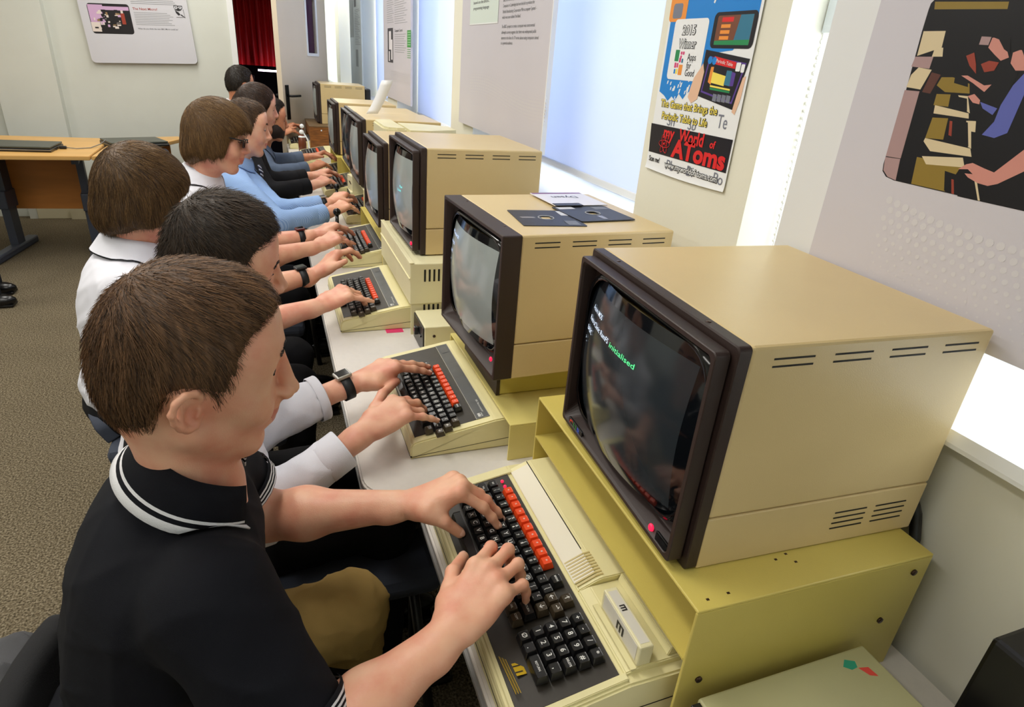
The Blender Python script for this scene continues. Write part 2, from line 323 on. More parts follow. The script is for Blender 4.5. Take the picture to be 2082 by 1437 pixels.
# photograph : corner at u~.13, v~.30
ph = MB(); PM = [mat('photo_black', (14, 12, 20), .3), mat('photo_cream', (214, 196, 160), .35), mat('photo_olive', (140, 116, 46), .35), mat('photo_mauve', (170, 140, 140), .35), mat('photo_skin', (206, 140, 128), .35), mat('photo_blue', (92, 100, 176), .35), mat('photo_red', (150, 60, 44), .35), mat('photo_brown', (90, 52, 44), .35), mat('photo_navy', (24, 22, 52), .35)]
PHOTO = [(0, [(0.082,0.3899),(0.2098,0.3836),(0.2986,0.1686),(0.2823,0.1694),(0.192,0.1703),(0.1073,0.1712),(0.093,0.1737),(0.085,0.1801),(0.0831,0.1887),(0.0818,0.2819),(0.0777,0.354),(0.0774,0.3782),(0.078,0.3855)]), (2, [(0.0831,0.3871),(0.1766,0.3828),(0.1778,0.3754),(0.0854,0.3785)]), (3, [(0.0798,0.3244),(0.1055,0.3249),(0.1053,0.311),(0.0784,0.3127)]), (1, [(0.0801,0.354),(0.1108,0.354),(0.1127,0.3353),(0.0819,0.3254)]), (1, [(0.1037,0.3352),(0.1149,0.3353),(0.1179,0.3252),(0.1033,0.3249)]), (1, [(0.0896,0.312),(0.1092,0.3098),(0.1022,0.2862),(0.0807,0.2879),(0.0822,0.3029)]), (3, [(0.0797,0.2842),(0.1019,0.284),(0.1064,0.2001),(0.0828,0.1997)]), (3, [(0.0827,0.1986),(0.1061,0.1994),(0.1097,0.1717),(0.0955,0.1742),(0.0859,0.1814)]), (7, [(0.1104,0.307),(0.1238,0.3047),(0.1179,0.2823),(0.1057,0.2834)]), (2, [(0.126,0.3019),(0.1412,0.3026),(0.1649,0.2964),(0.1692,0.2857),(0.1371,0.2854),(0.1231,0.2923)]), (0, [(0.1437,0.3018),(0.1607,0.3017),(0.1643,0.2927),(0.1448,0.2963)]), (2, [(0.127,0.2825),(0.1457,0.2832),(0.1481,0.269),(0.1277,0.2693)]), (1, [(0.1299,0.2695),(0.1769,0.264),(0.1792,0.2582),(0.1315,0.2598)]), (1, [(0.1556,0.2829),(0.1683,0.2828),(0.1783,0.2641),(0.1742,0.2656)]), (0, [(0.1472,0.2823),(0.1683,0.28),(0.1738,0.2665),(0.148,0.2719)]), (2, [(0.1322,0.2549),(0.1533,0.256),(0.1566,0.2309),(0.1317,0.2298)]), (1, [(0.1317,0.2298),(0.1946,0.2253),(0.1997,0.2164),(0.1445,0.2152),(0.131,0.2256)]), (1, [(0.1772,0.2555),(0.1892,0.2564),(0.1932,0.2441),(0.1879,0.2444),(0.1956,0.2254),(0.1909,0.2267)]), (0, [(0.1537,0.2551),(0.1799,0.2539),(0.1913,0.2273),(0.1576,0.2314)]), (6, [(0.1565,0.2534),(0.1601,0.2532),(0.1657,0.236),(0.1613,0.237)]), (2, [(0.1292,0.2057),(0.1914,0.2043),(0.1826,0.1715),(0.1339,0.1718)]), (1, [(0.1357,0.2077),(0.1897,0.2139),(0.1962,0.2032),(0.1452,0.1988)]), (0, [(0.1731,0.1953),(0.2148,0.1907),(0.2265,0.1695),(0.1812,0.1722)]), (6, [(0.1852,0.1873),(0.1884,0.1871),(0.1953,0.1705),(0.1919,0.1707)]), (1, [(0.2138,0.1906),(0.2171,0.1902),(0.2291,0.1696),(0.2265,0.1695)]), (4, [(0.1889,0.2),(0.1967,0.2072),(0.2039,0.2099),(0.2197,0.2061),(0.2326,0.2036),(0.2558,0.2338),(0.267,0.245),(0.2779,0.2186),(0.2652,0.2111),(0.2413,0.1919),(0.2312,0.1877),(0.2187,0.1886),(0.2046,0.1928),(0.1988,0.1967),(0.2089,0.1975),(0.2009,0.202)]), (5, [(0.202,0.2423),(0.2105,0.258),(0.2108,0.276),(0.2161,0.2974),(0.2239,0.3114),(0.2367,0.3185),(0.2609,0.2598),(0.2321,0.2915),(0.23,0.2475),(0.2176,0.2405)]), (0, [(0.1931,0.3102),(0.2051,0.3175),(0.2169,0.3111),(0.2148,0.2939),(0.194,0.2891),(0.1885,0.2977)]), (4, [(0.2041,0.3201),(0.2024,0.331),(0.2109,0.3345),(0.2178,0.3263),(0.2232,0.3131),(0.2126,0.3127)]), (0, [(0.1983,0.3343),(0.2026,0.346),(0.224,0.3492),(0.2367,0.3185),(0.2185,0.3246),(0.2112,0.3336)]), (4, [(0.172,0.3358),(0.1727,0.3461),(0.18,0.347),(0.1953,0.3326),(0.1999,0.3259),(0.192,0.3223),(0.1816,0.329)]), (0, [(0.1724,0.347),(0.1814,0.3528),(0.1935,0.3461),(0.2003,0.3293),(0.1909,0.3343),(0.1811,0.3444)]), (4, [(0.1683,0.2828),(0.1754,0.2857),(0.185,0.2794),(0.1858,0.2749),(0.1772,0.2761)]), (5, [(0.1857,0.2777),(0.2085,0.2723),(0.2058,0.2648),(0.1915,0.2708)]), (4, [(0.151,0.3049),(0.1592,0.3053),(0.1834,0.2956),(0.1917,0.297),(0.1863,0.2886),(0.1685,0.2975)]), (6, [(0.1485,0.3267),(0.1573,0.3304),(0.1643,0.3181),(0.1686,0.3075),(0.1569,0.3161)]), (6, [(0.1703,0.3182),(0.1786,0.322),(0.1908,0.3206),(0.1886,0.3118),(0.1778,0.3096)]), (3, [(0.1594,0.3476),(0.1714,0.347),(0.171,0.3384),(0.1595,0.3389)]), ]
for mi, poly in PHOTO:
    flat(ph, F, poly, mi, .0003+.00001*len(ph.f))
# the rest of the photograph outside the picture's edge stays dark
quad(ph, F, .20, .169, 1.05, .62, 0, .0002); quad(ph, F, .084, .36, .25, .62, 0, .0002)
ph.build('printed_photograph', PM, t)
hf = MB()
for r in range(9):
    for c in range(64):
        u = .11+c*.0135+(r % 2)*.0067; v = .145-r*.0125-.02*math.sin(c*.12); rad = .0052*(1-r/10)
        if v < .01: continue
        k = len(hf.v); flat(hf, F, [(u+rad*math.cos(a*PI/4), v+rad*math.sin(a*PI/4)) for a in range(8)], 0, .00012)
hf.build('halftone_dots', halft, t)

# panel with the long text
t = thing('text_board', 'wide lilac-grey text board about the making of the computer, hanging over the second pillar', 'display board', (0, 0, 0))
MB().box((.700, .885, 1.203), (.712, 1.86, 2.45)).build('board_sheet', boardm, t)
MB().box((.698, .880, 1.203), (.713, .885, 2.45)).build('white_edge', whitegloss, t)
F = frame_right(.69992, 1.86, 1.203); tx = MB()
TL = [('BBC, the US military and academia had', .455), ('Computers in Cambridge had won the bid to produce the', .437), ("'British Broadcasting Corporation Microcomputer System' -", .419), ("which was soon dubbed 'the Beeb'.", .4015),
      ("The BBC's project to create a computer was controversial", .3725), ('although a survey suggests that there was widespread public', .3545), ('interest in the idea of a TV series about using computers aimed', .3365), ('at a general audience.', .3205)]
for s, v in TL: add_text(tx, s, F @ Matrix.Translation((.523, v, .0004)), .0142, 0, align='LEFT', width=.35*len(s)/62)
tx.build('printed_text', ink, t); tx = MB()
add_text(tx, 'based on the BASIC', F @ Matrix.Translation((.165, .462, .0016)), .015, 0, align='LEFT', width=.20)
add_text(tx, 'programming language', F @ Matrix.Translation((.165, .442, .0016)), .015, 0, align='LEFT', width=.20)
tx.build('box_text', ink, t)
q = MB(); quad(q, F, .12, .388, .477, .62, 0, .001); q.build('pale_green_box', mat('pale_green_print', (214, 226, 218), .5), t)
q = MB(); quad(q, F, .12, .385, .477, .389, 0, .0012); q.build('box_rule', whitegloss, t)
hf = MB()
for r in range(9):
    for c in range(62):
        u = .16+c*.0135; v = .212-r*.0105-.035*(c/62)+.012*math.sin(c*.1); rad = .0044*math.sin(PI*(r+1)/10)
        flat(hf, F, [(u+rad*math.cos(a*PI/3), v+rad*math.sin(a*PI/3)) for a in range(6)], 0, .00012)
hf.build('halftone_dots', halft, t)

# narrow board with the green box
t = thing('text_board', 'lilac-grey board with a small black-and-white picture and a green box, past the second pillar', 'display board', (0, 0, 0))
MB().box((.700, 2.935, 1.178), (.712, 3.87, 2.45)).build('board_sheet', boardm, t)
F = frame_right(.69992, 3.87, 1.178); g = MB()
quad(g, F, .17, .222, .37, .428, 0, .0004); quad(g, F, .22, .30, .30, .41, 1, .0006); quad(g, F, .30, .24, .35, .36, 1, .0006); quad(g, F, .21, .23, .25, .29, 1, .0006)
g.build('printed_picture', [mat('print_black', (48, 44, 52), .5), mat('print_white', (226, 222, 226), .5)], t)
g = MB(); quad(g, F, .835, .318, .945, .408, 0, .0004)
for k in range(6): quad(g, F, .85, .33+k*.013, .93, .334+k*.013, 1, .0006)
for k in range(5): quad(g, F, .84, .262+k*.011, .94, .265+k*.011, 0, .0006)
g.build('green_box', [mat('print_green', (60, 148, 62), .5), mat('print_pale_green', (160, 208, 160), .5)], t)
g = MB(); add_text(g, 'Computer Control', F @ Matrix.Translation((.43, .41, .0005)), .022, 0, .01, 'LEFT', .26)
g.build('printed_title', ink, t)
g = MB()
for k in range(9): quad(g, F, .43, .388-k*.0125, .80-(k % 3)*.03, .3905-k*.0125, 0, .0005)
for k in range(16): quad(g, F, .43, .45+k*.0125, .84-(k*7 % 5)*.03, .4525+k*.0125, 0, .0005)
for k in range(12): quad(g, F, .15, .46+k*.0125, .40-(k*5 % 4)*.02, .4625+k*.0125, 0, .0005)
g.build('printed_lines', inkp, t)
g = MB()
for r in range(6):
    for c in range(36): quad(g, F, .25+c*.018, .168-r*.011, .26+c*.018, .174-r*.011, 0, .0004)
g.build('halftone_dots', halft, t)

t = thing('text_board', 'grey-green display board furthest along the windows, above the distant monitors', 'display board', (0, 0, 0))
MB().box((.700, 5.02, 1.10), (.712, 5.80, 2.45)).build('board_sheet', mat('grey_green_board', (190, 200, 200), .5), t)
F = frame_right(.69992, 5.80, 1.10); g = MB()
quad(g, F, .02, .46, .30, .95, 0, .0004); quad(g, F, .40, .22, .56, .36, 0, .0004); quad(g, F, .36, .70, .50, .86, 1, .0004)
for k in range(22): quad(g, F, .38, .40+k*.013, .72-(k % 4)*.04, .403+k*.013, 1, .0005)
g.build('printed_pictures', [mat('print_grey', (120, 128, 126), .5), ink], t)

# poster on the pillar
t = thing('poster', 'colourful game poster in blue, black and red pinned to the cream pillar', 'poster', (0, 0, 0))
F = frame_right(.7165, .261, 1.266)
pv = MB(); n = 72; W_, H_ = .2925, .44
vs = []; fs = []
for j in range(n+1):
    v = H_*j/n
    for i in range(9):
        u = -.023+W_*i/8; curl = .0022*max(0, 1-v/.012)**2+.0001*math.sin(v*40)
        vs.append(F @ Vector((u, v-.0035*math.sin(PI*i/8), curl+.0001)))
for j in range(n):
    for i in range(8): a = j*9+i; fs.append((a, a+1, a+10, a+9))
pv.add(vs, fs, 0, True); po = pv.build('poster_paper', mat('poster_white', (240, 242, 244), .35), t)
PCOL = [mat('poster_blue', (20, 132, 216), .35), mat('poster_white2', (240, 242, 244), .35), mat('poster_orange', (240, 150, 60), .35), mat('poster_black', (20, 18, 30), .35),
        mat('poster_skin', (232, 190, 160), .35), mat('poster_red', (222, 36, 40), .35), mat('poster_yellow', (248, 226, 96), .35), mat('poster_green', (36, 140, 84), .35),
        mat('poster_grey', (120, 124, 140), .4), mat('poster_pink', (214, 60, 120), .35), mat('poster_violet', (90, 60, 150), .35), mat('poster_teal', (50, 120, 150), .35), mat('poster_brown', (120, 70, 50), .35)]
g = MB()
def pq(mi, poly, lift=.0004): flat(g, F, poly, mi, lift+.000004*len(g.f))
pq(0, [(.02,.40),(.262,.40),(.262,.30),(.21,.25),(.155,.245),(.125,.18),(.118,.165),(.103,.158),(.09,.17),(.078,.155),(.06,.165),(.05,.15),(.035,.158),(.022,.148),(.005,.158),(-.016,.165),(-.015,.40)], .0003)
for k in range(26):   # rough white paint edge of the blue area
    u = RNG.uniform(.0, .12); v = RNG.uniform(.15, .19); s = RNG.uniform(.002, .005)
    pq(1, [(u, v), (u+s, v+.3*s), (u+1.6*s, v+2.4*s), (u+.3*s, v+2*s)])
for k in range(22):
    u = RNG.uniform(.10, .25); v = RNG.uniform(.33, .40); s = RNG.uniform(.003, .008)
    pq(1, [(u, v), (u+s, v-.4*s), (u+2.4*s, v+2.6*s), (u+.9*s, v+2.2*s)])
pq(2, rrect(.062, .10, .008, 4, .008, .352)); pq(8, rrect(.034, .028, .006, 4, .006, .322))
pq(1, rrect(.118, .115, .009, 4, .063, .249))
# phone and tablet with plain game screens
pq(3, rrect(.126, .062, .011, 5, .200, .284)); pq(12, rrect(.103, .050, .004, 4, .200, .284)); pq(11, [(.205,.259),(.251,.259),(.251,.309),(.215,.309)]); pq(7, [(.149,.259),(.251,.259),(.251,.268),(.149,.266)])
for k in range(3): pq(2, [(.162,.288-k*.010),(.190,.288-k*.010),(.190,.294-k*.010),(.162,.294-k*.010)])
pq(5, [(.162,.298),(.196,.298),(.196,.306),(.162,.306)])
pq(3, [(.1288,.2505),(.2647,.2367),(.2448,.1487),(.1262,.1658)]); pq(10, [(.1444,.2392),(.2574,.2295),(.2392,.1584),(.136,.1732)])
pq(3, [(.148,.236),(.253,.227),(.236,.162),(.140,.176)])
pq(5, [(.1602,.2395),(.2288,.2305),(.2285,.2189),(.1613,.2256)]); pq(1, rrect(.013, .015, .002, 2, .2365, .2225)); pq(1, rrect(.010, .014, .002, 2, .250, .2205))
pq(0, rrect(.014, .014, .0069, 4, .148, .232)); pq(0, rrect(.014, .014, .0069, 4, .162, .231))
pq(2, [(.1555,.2202),(.1646,.2205),(.1642,.1882),(.1533,.1928)]); pq(6, [(.1632,.2115),(.2055,.2056),(.2051,.1879),(.1629,.192)]); pq(11, [(.2063,.2156),(.2215,.215),(.2221,.1888),(.2042,.1904)]); pq(10, [(.2219,.2137),(.2331,.2117),(.2326,.1894),(.2221,.1888)])
pq(6, [(.1624,.1877),(.226,.184),(.226,.181),(.163,.1845)]); pq(7, [(.163,.1835),(.226,.18),(.226,.1767),(.1639,.1794)])
for k in range(4): pq(8, [(.178+k*.014,.160),(.190+k*.014,.159),(.190+k*.014,.172),(.178+k*.014,.173)])
pq(4, [(.1277,.2259),(.1354,.2104),(.133,.185),(.1284,.1591),(.11,.150),(.0948,.1608),(.099,.180),(.1051,.1985),(.12,.215)]); pq(4, [(.2559,.2054),(.2638,.2081),(.262,.17),(.254,.1406),(.244,.1448),(.249,.175)])
# coloured squares logo
for (mi, u, v, a, c) in ((7,.031,.238,.015,.022),(9,.046,.243,.006,.006),(9,.0535,.243,.006,.006),(9,.046,.236,.006,.005),(9,.0445,.2295,.007,.009),(11,.053,.2285,.006,.008),(9,.030,.2195,.007,.010),(9,.038,.2195,.006,.009),(0,.0305,.2075,.006,.009),(6,.038,.2075,.007,.010),(2,.0505,.211,.014,.020)):
    pq(mi, rrect(a, c, .0012, 2, u, v))
pq(3, [(-.0265,.0971),(.265,.0971),(.2649,.0353),(-.0196,.0361)])
g.build('printed_artwork', PCOL, t)
g = MB()
def ptext(s, u, v, size, mi, bold=.0, w=None, lift=.0012, rot=0, shear=0): add_text(g, s, F @ Matrix.Translation((u, v, lift)) @ Matrix.Rotation(rot, 4, 'Z'), size, mi, bold, 'CENTER', w, shear)
ptext('2015', .060, .2848, .024, 0, .055, .048); ptext('2015', .060, .2848, .024, 1, .004, .044, .0014)
ptext('Winner', .0617, .2597, .024, 0, .055, .064); ptext('Winner', .0617, .2597, .024, 1, .004, .060, .0014)
g.build('award_text', [PCOL[3], PCOL[1], PCOL[5], PCOL[6], PCOL[8]], t); g = MB()
ptext('Apps', .0851, .2354, .019, 0, .0, .030); ptext('for', .0792, .2199, .019, 0, .0, .016); ptext('Good', .0865, .2058, .019, 0, .0, .032)
g.build('award_name', [PCOL[3], PCOL[1], PCOL[5], PCOL[6], PCOL[8]], t); g = MB()
ptext('The Game that Brings the', .1012, .1417, .021, 0, .05, .205); ptext('The Game that Brings the', .1012, .1417, .021, 3, .012, .202, .0014)
ptext('Periodic Table to Life', .0942, .1170, .021, 0, .05, .168); ptext('Periodic Table to Life', .0942, .1170, .021, 3, .012, .165, .0014)
g.build('slogan', [PCOL[3], PCOL[1], PCOL[5], PCOL[6], PCOL[8]], t); g = MB()
ptext('Te', .2236, .124, .036, 4, .0, .030, .0007)
ptext('Sn', .050, .108, .028, 4, .0, .028, .0009); ptext('Sb', .128, .108, .028, 4, .0, .028, .0009); ptext('Pb', .075, .018, .03, 4, 0, .03, .0009); ptext('Bi', .15, .018, .03, 4, 0, .022, .0009); ptext('Po', .245, .020, .03, 4, 0, .03, .0009)
ptext('Periodic Table', .1945, .2285, .0085, 1, .0, .052, .0014, -.12)
g.build('element_symbols', [PCOL[3], PCOL[1], PCOL[5], PCOL[6], PCOL[8]], t); g = MB()
ptext('my', .0500, .083, .034, 2, .03, .042); ptext('World', .135, .083, .036, 2, .03, .088, .0014); ptext('of', .208, .080, .020, 2, .03, .018, .0014)
ptext('AToms', .166, .0545, .050, 2, .04, .186, .0014)
g.build('title_lettering', [PCOL[3], PCOL[1], PCOL[5], PCOL[6], PCOL[8]], t); g = MB()
ptext('Scan me!', .0092, .022, .016, 0, .02, .044)
g.build('scan_caption', [PCOL[3], PCOL[1], PCOL[5], PCOL[6], PCOL[8]], t); g = MB()
ptext('www.myworldofatoms.com', .150, .0182, .017, 0, .09, .192); ptext('www.myworldofatoms.com', .150, .0182, .017, 1, .01, .188, .0014)
g.build('web_address_lettering', [PCOL[3], PCOL[1], PCOL[5], PCOL[6], PCOL[8]], t)
g = MB()
for a in range(3):
    pts = [F @ Matrix.Translation((.040, .060, .0016)) @ Matrix.Rotation(a*PI/3, 4, 'Z') @ Vector((.021*math.cos(q*PI/12), .0075*math.sin(q*PI/12), 0)) for q in range(24)]
    g.tube(pts, .0007, 4, 0, closed=True)
g.sphere(tuple(F @ Vector((.040, .060, .0016))), .003, 0, 5); g.build('atom_symbol', PCOL[5], t)

# board on the far wall
t = thing('display_board', 'grey-white display board with a small photograph and an owl symbol on the far wall', 'display board', (0, 0, 0))
F = frame_far(-1.365, 5.165, 1.215, math.radians(3.2)) 
g = MB(); poly = rrect(.755, 1.2, .03, 4, .3775, .6)
bm = bmesh.new(); A = [bm.verts.new(F @ Vector((p[0], p[1], 0))) for p in poly]; B = [bm.verts.new(F @ Vector((p[0], p[1], -.030))) for p in poly]
bm.faces.new(A); bm.faces.new(B[::-1]); nn = len(poly)
for i in range(nn): bm.faces.new((A[i], B[i], B[(i+1) % nn], A[(i+1) % nn]))
bmesh.ops.recalc_face_normals(bm, faces=bm.faces[:]); bm.verts.index_update(); g.bm(bm); g.build('board_sheet', mat('far_board', (208, 208, 214), .4), t)
g = MB(); F2 = frame_far(-1.365, 5.1649, 1.20, math.radians(3.2))
flat(g, F2, rrect(.285, .207, .02, 4, .1985, .325), 0, .0004)
quad(g, F2, .058, .235, .12, .30, 1, .0008); quad(g, F2, .06, .30, .16, .42, 2, .0008); quad(g, F2, .16, .385, .335, .41, 2, .0008)
rr = np.random.RandomState(3)
for k in range(46):
    u = rr.uniform(.07, .26); v = rr.uniform(.25, .38); a, c = rr.uniform(.008, .03), rr.uniform(.006, .02)
    quad(g, F2, u, v, u+a, v+c, int(rr.choice([0, 1, 1, 2, 3, 0])), .001+.00002*k)
quad(g, F2, .272, .29, .298, .365, 4, .0022); quad(g, F2, .276, .365, .292, .385, 1, .0022)
g.build('printed_photograph', [mat('print_dark', (18, 12, 16), .4), mat('print_cream', (226, 214, 206), .4), mat('print_pink', (206, 168, 206), .4), mat('print_tan', (150, 120, 80), .4), mat('print_rust', (160, 60, 40), .4)], t)
g = MB(); add_text(g, 'The Next Micro?', F2 @ Matrix.Translation((.363, .40, .0006)), .024, 0, .012, 'LEFT', .172); g.build('printed_title', mat('title_red', (170, 70, 60), .5), t)
g = MB(); add_text(g, 'What do you think the new BBC Micro could be?', F2 @ Matrix.Translation((.372, .263, .0006)), .016, 0, .006, 'LEFT', .285)
for k in range(8): quad(g, F2, .366, .373-k*.0118, .60+.05*((k*37 % 5)/5), .3765-k*.0118, 1, .0005)
for k in range(5): quad(g, F2, .36, .435+k*.0122, .68-.05*((k*31 % 5)/5), .439+k*.0122, 1, .0005)
g.build('printed_text', [ink, inkp], t)
g = MB(); ow = lambda p, mi=0, l=.0008: flat(g, F2, [(.655+x*.072, .345+y*.088) for x, y in p], mi, l)
ow([(0,1),(.86,1),(.86,.8),(.68,.62),(.45,.56),(.2,.6),(0,.82)]); ow([(.06,.94),(.36,.94),(.40,.84),(.30,.72),(.14,.72),(.05,.82)], 1, .0011); ow([(.48,.94),(.80,.94),(.80,.82),(.68,.72),(.54,.74),(.46,.84)], 1, .0011)
ow(rrect(.1, .1, .04, 3, .23, .84), 0, .0014); ow(rrect(.1, .1, .04, 3, .62, .84), 0, .0014)
ow([(.04,.74),(.2,.56),(.42,.45),(.62,.2),(1,.0),(.96,.08),(.66,.30),(.52,.28),(.36,.2),(.14,.4)]); ow([(.88,.7),(.92,.7),(.98,.05),(.95,.05)]); ow([(.1,.05),(.8,.05),(.8,.08),(.1,.08)])
g.build('owl_symbol', [mat('print_ink_black', (24, 22, 26), .5), mat('far_board', (208, 208, 214), .4)], t)

# ================================================================== TABLES
TZ = .72
def table(lab, x0, x1, y0, y1, rc):
    t = thing('folding_table', lab, 'table', (x0, y0, 0), 0, None)
    W, Dp = x1-x0, y1-y0
    pl = rrect(W, Dp, rc, 8, W/2, Dp/2)
    MB().prism(pl, 'z', TZ-.012, TZ, bev=.004).build('tabletop', tablem, t)
    pe = rrect(W-.003, Dp-.003, rc, 8, W/2, Dp/2); e = MB(); e.prism(pe, 'z', TZ-.045, TZ-.013)
    pe = rrect(W+.004, Dp+.004, rc, 8, W/2, Dp/2); e.prism(pe, 'z', TZ-.031, TZ-.021, bev=.002)
    e.build('edge_band', edgem, t)
    for yy in (.18, Dp-.18):
        for xx in (.13, W-.10):
            l = MB(); l.tube([(xx, yy, 0), (xx, yy, TZ-.045)], .014, 10); l.build('leg', mat('grey_leg_metal', (60, 60, 62), .4, metal=.6), t)
    return t
table('white folding table at the front carrying the wide keyboard computer', .092, .705, -1.95, -.10, .05)
table('white table with rounded grey-edged corner beside the second keyboard', .0, .700, -.088, 1.80, .065)
table('white table at the far end of the row under the distant keyboards', .02, .700, 1.82, 4.95, .05)

# ================================================================== MONITORS
Wm, Hm, Dm = .363, .298, .3795
def loop3(x, w, h, r, cy=Wm/2, cz=Hm/2, n=6): return [(x, p[0], p[1]) for p in rrect(w, h, r, n, cy, cz)]
def bridge(mb, loops, mi=0, smooth=False, close_first=False, close_last=False):
    n = len(loops[0]); vs = [p for l in loops for p in l]; fs = []
    for k in range(len(loops)-1):
        for i in range(n):
            j = (i+1) % n; fs.append((k*n+i, k*n+j, (k+1)*n+j, (k+1)*n+i))
    if close_first: fs.append(tuple(range(n))[::-1])
    if close_last: fs.append(tuple((len(loops)-1)*n+i for i in range(n)))
    mb.add(vs, fs, mi, smooth)
bezels = {'brown': brown, 'black': mat('charcoal_bezel_plastic', (44, 40, 42), .4, bump=.15, bscale=1200)}
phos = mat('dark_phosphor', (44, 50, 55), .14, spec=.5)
phosl = mat('phosphor_pale_reflection', (150, 158, 156), .16, spec=.7)  # grey lightened: pale reflection of the room put into the screen colour
_mon = {}
def mon_meshes(double=True):
    if double in _mon: return _mon[double]
    R = {}
    tb = .036 if double else .039
    z = MB()
    if double:
        bridge(z, [loop3(tb, Wm, Hm, .006), loop3(.0215, Wm, Hm, .006), loop3(.0205, Wm-.004, Hm-.004, .006), loop3(.0205, Wm-.024, Hm-.024, .006), loop3(.0185, Wm-.024, Hm-.024, .006), loop3(.0185, Wm-.019, Hm-.019, .006), loop3(.0178, Wm-.0175, Hm-.0175, .006), loop3(.001, Wm-.0175, Hm-.0175, .006), loop3(0, Wm-.0195, Hm-.0195, .006), loop3(0, Wm-.030, Hm-.030, .008), loop3(.004, Wm-.034, Hm-.034, .010)])
        bridge(z, [loop3(.004, Wm-.034, Hm-.034, .010), loop3(.022, Wm-.038, Hm-.042, .02, cz=Hm/2+.003), loop3(.030, Wm-.044, Hm-.056, .03, cz=Hm/2+.006)])
    else:
        bridge(z, [loop3(tb, Wm, Hm, .003), loop3(.001, Wm, Hm, .003), loop3(0, Wm-.003, Hm-.003, .003), loop3(0, Wm-.014, Hm-.014, .006), loop3(.004, Wm-.02, Hm-.02, .010)])
        bridge(z, [loop3(.004, Wm-.02, Hm-.02, .010), loop3(.022, Wm-.030, Hm-.036, .02, cz=Hm/2+.003), loop3(.030, Wm-.044, Hm-.056, .03, cz=Hm/2+.006)])
    for (yy) in (.07, Wm-.07):
        z.cyl((tb-.007, yy, Hm-.0002), .0032, .0006, 12, 1)
    R['bezel'] = z.mesh('bezel')
    # tube surround and glass
    g = MB(); bridge(g, [loop3(.030, Wm-.040, Hm-.052, .03, cz=Hm/2+.006), loop3(.012, Wm-.046, Hm-.060, .045, cz=Hm/2+.006), loop3(.0125, Wm-.056, Hm-.070, .045, cz=Hm/2+.006)], 0, True)
    R['tube_surround'] = g.mesh('tube_surround')
    gl = MB(); hw, hh = (Wm-.050)/2, (Hm-.064)/2; n = 28; vs = []; fs = []; mi = []
    def sq(u, v):   # square to rounded rectangle
        return u*hw*(1-.045*v*v*abs(u)**3*v*v), v*hh*(1-.06*u*u*abs(v)**3*u*u)
    def dome(y, zz): return -.014+(y*y+zz*zz)/(2*.46)
    for i in range(n+1):
        for j in range(n+1):
            y, zz = sq(2*i/n-1, 2*j/n-1); vs.append((dome(y, zz), Wm/2+y, Hm/2+.006+zz))
    for i in range(n):
        for j in range(n): a = i*(n+1)+j; fs.append((a, a+1, a+n+2, a+n+1)); mi.append(1 if 2 <= i < n-2 and 2 <= j < n-2 else 0)
    gl.v = vs; gl.f = fs; gl.mi = mi; gl.sm = [True]*len(fs); R['screen'] = gl.mesh('screen')
    # steel body
    b = MB(); b.box((tb, 0, .0765), (Dm, Wm, Hm), bev=.004); R['cover'] = b.mesh('cover')
    b = MB(); b.box((tb, .0005, 0), (Dm, Wm-.0005, .0750), bev=.002); R['chassis'] = b.mesh('chassis')
    v = MB(); v.box((0, -.0004, 0), (.053, .0012, .0022)); R['vent_slot'] = v.mesh('vent_slot')
    v = MB()
    for yy in (.05, Wm-.05):
        for xx in (.06, Dm-.05): v.cyl((xx, yy, -.0035), .009, .004, 12)
    R['feet'] = v.mesh('feet')
    _mon[double] = R; return R
def monitor(lab, x, y, z, yaw, double=True, bez='brown', ph=phos, lower=True, group='row of colour monitors'):
    t = thing('crt_monitor', lab, 'monitor', (x, y, z), yaw, None)
    R = mon_meshes(double)
    def P(k, ms):
        me = R[k] if not R[k].materials else R[k].copy(); ix = [p.material_index for p in me.polygons]; me.materials.clear()
        for mm in ms: me.materials.append(mm)
        me.polygons.foreach_set('material_index', ix)
        return link(k, me, None, t)
    P('bezel', [bezels[bez], screwm]); P('tube_surround', [mat('black_rubber', (12, 12, 14), .12)]); P('screen', [glassm, ph])
    P('cover', [tanm]); P('chassis', [tanm]); R['vent_slot'].materials.clear(); R['vent_slot'].materials.append(darkgap)
    for k in range(4):
        for zz in (.2815, .2725): link('vent_slot', R['vent_slot'], None, t, (.066+k*.080, 0, zz))
    if lower:
        for k in range(2):
            for q in range(4): o = link('vent_slot', R['vent_slot'], None, t, (.232+k*.067, .0002, .0245+q*.0085)); o.scale = (.98, 1, .8)
    P('feet', [blackp])
    return t
def led(t, y, z, x=.004, r=.005):
    MB().sphere((x, y, z), (.003, r, r*1.15), 0, 8).build('power_lamp', ledred, t)
def dome_text(mb, s, y, z, size, mi, width, hm=.0012):
    vs, fs = text_verts(s, .004, 'LEFT')
    xs = [v[0] for v in vs]; k = width/(max(xs)-min(xs))
    out = []
    for v in vs:
        yy = y-v[0]*k; zz = z+v[1]*size; dy, dz = yy-Wm/2, zz-(Hm/2+.006)
        out.append((-.014+(dy*dy+dz*dz)/(2*.46)-hm, yy, zz))
    mb.add(out, fs, mi)
scrw = mat('screen_text_white', (220, 235, 255), .4, emit=(215, 232, 255), es=.55); scrg = mat('screen_text_green', (90, 230, 150), .4, emit=(90, 240, 150), es=.6); scrb = mat('screen_glow_blue', (30, 40, 110), .4, emit=(60, 80, 220), es=.12)

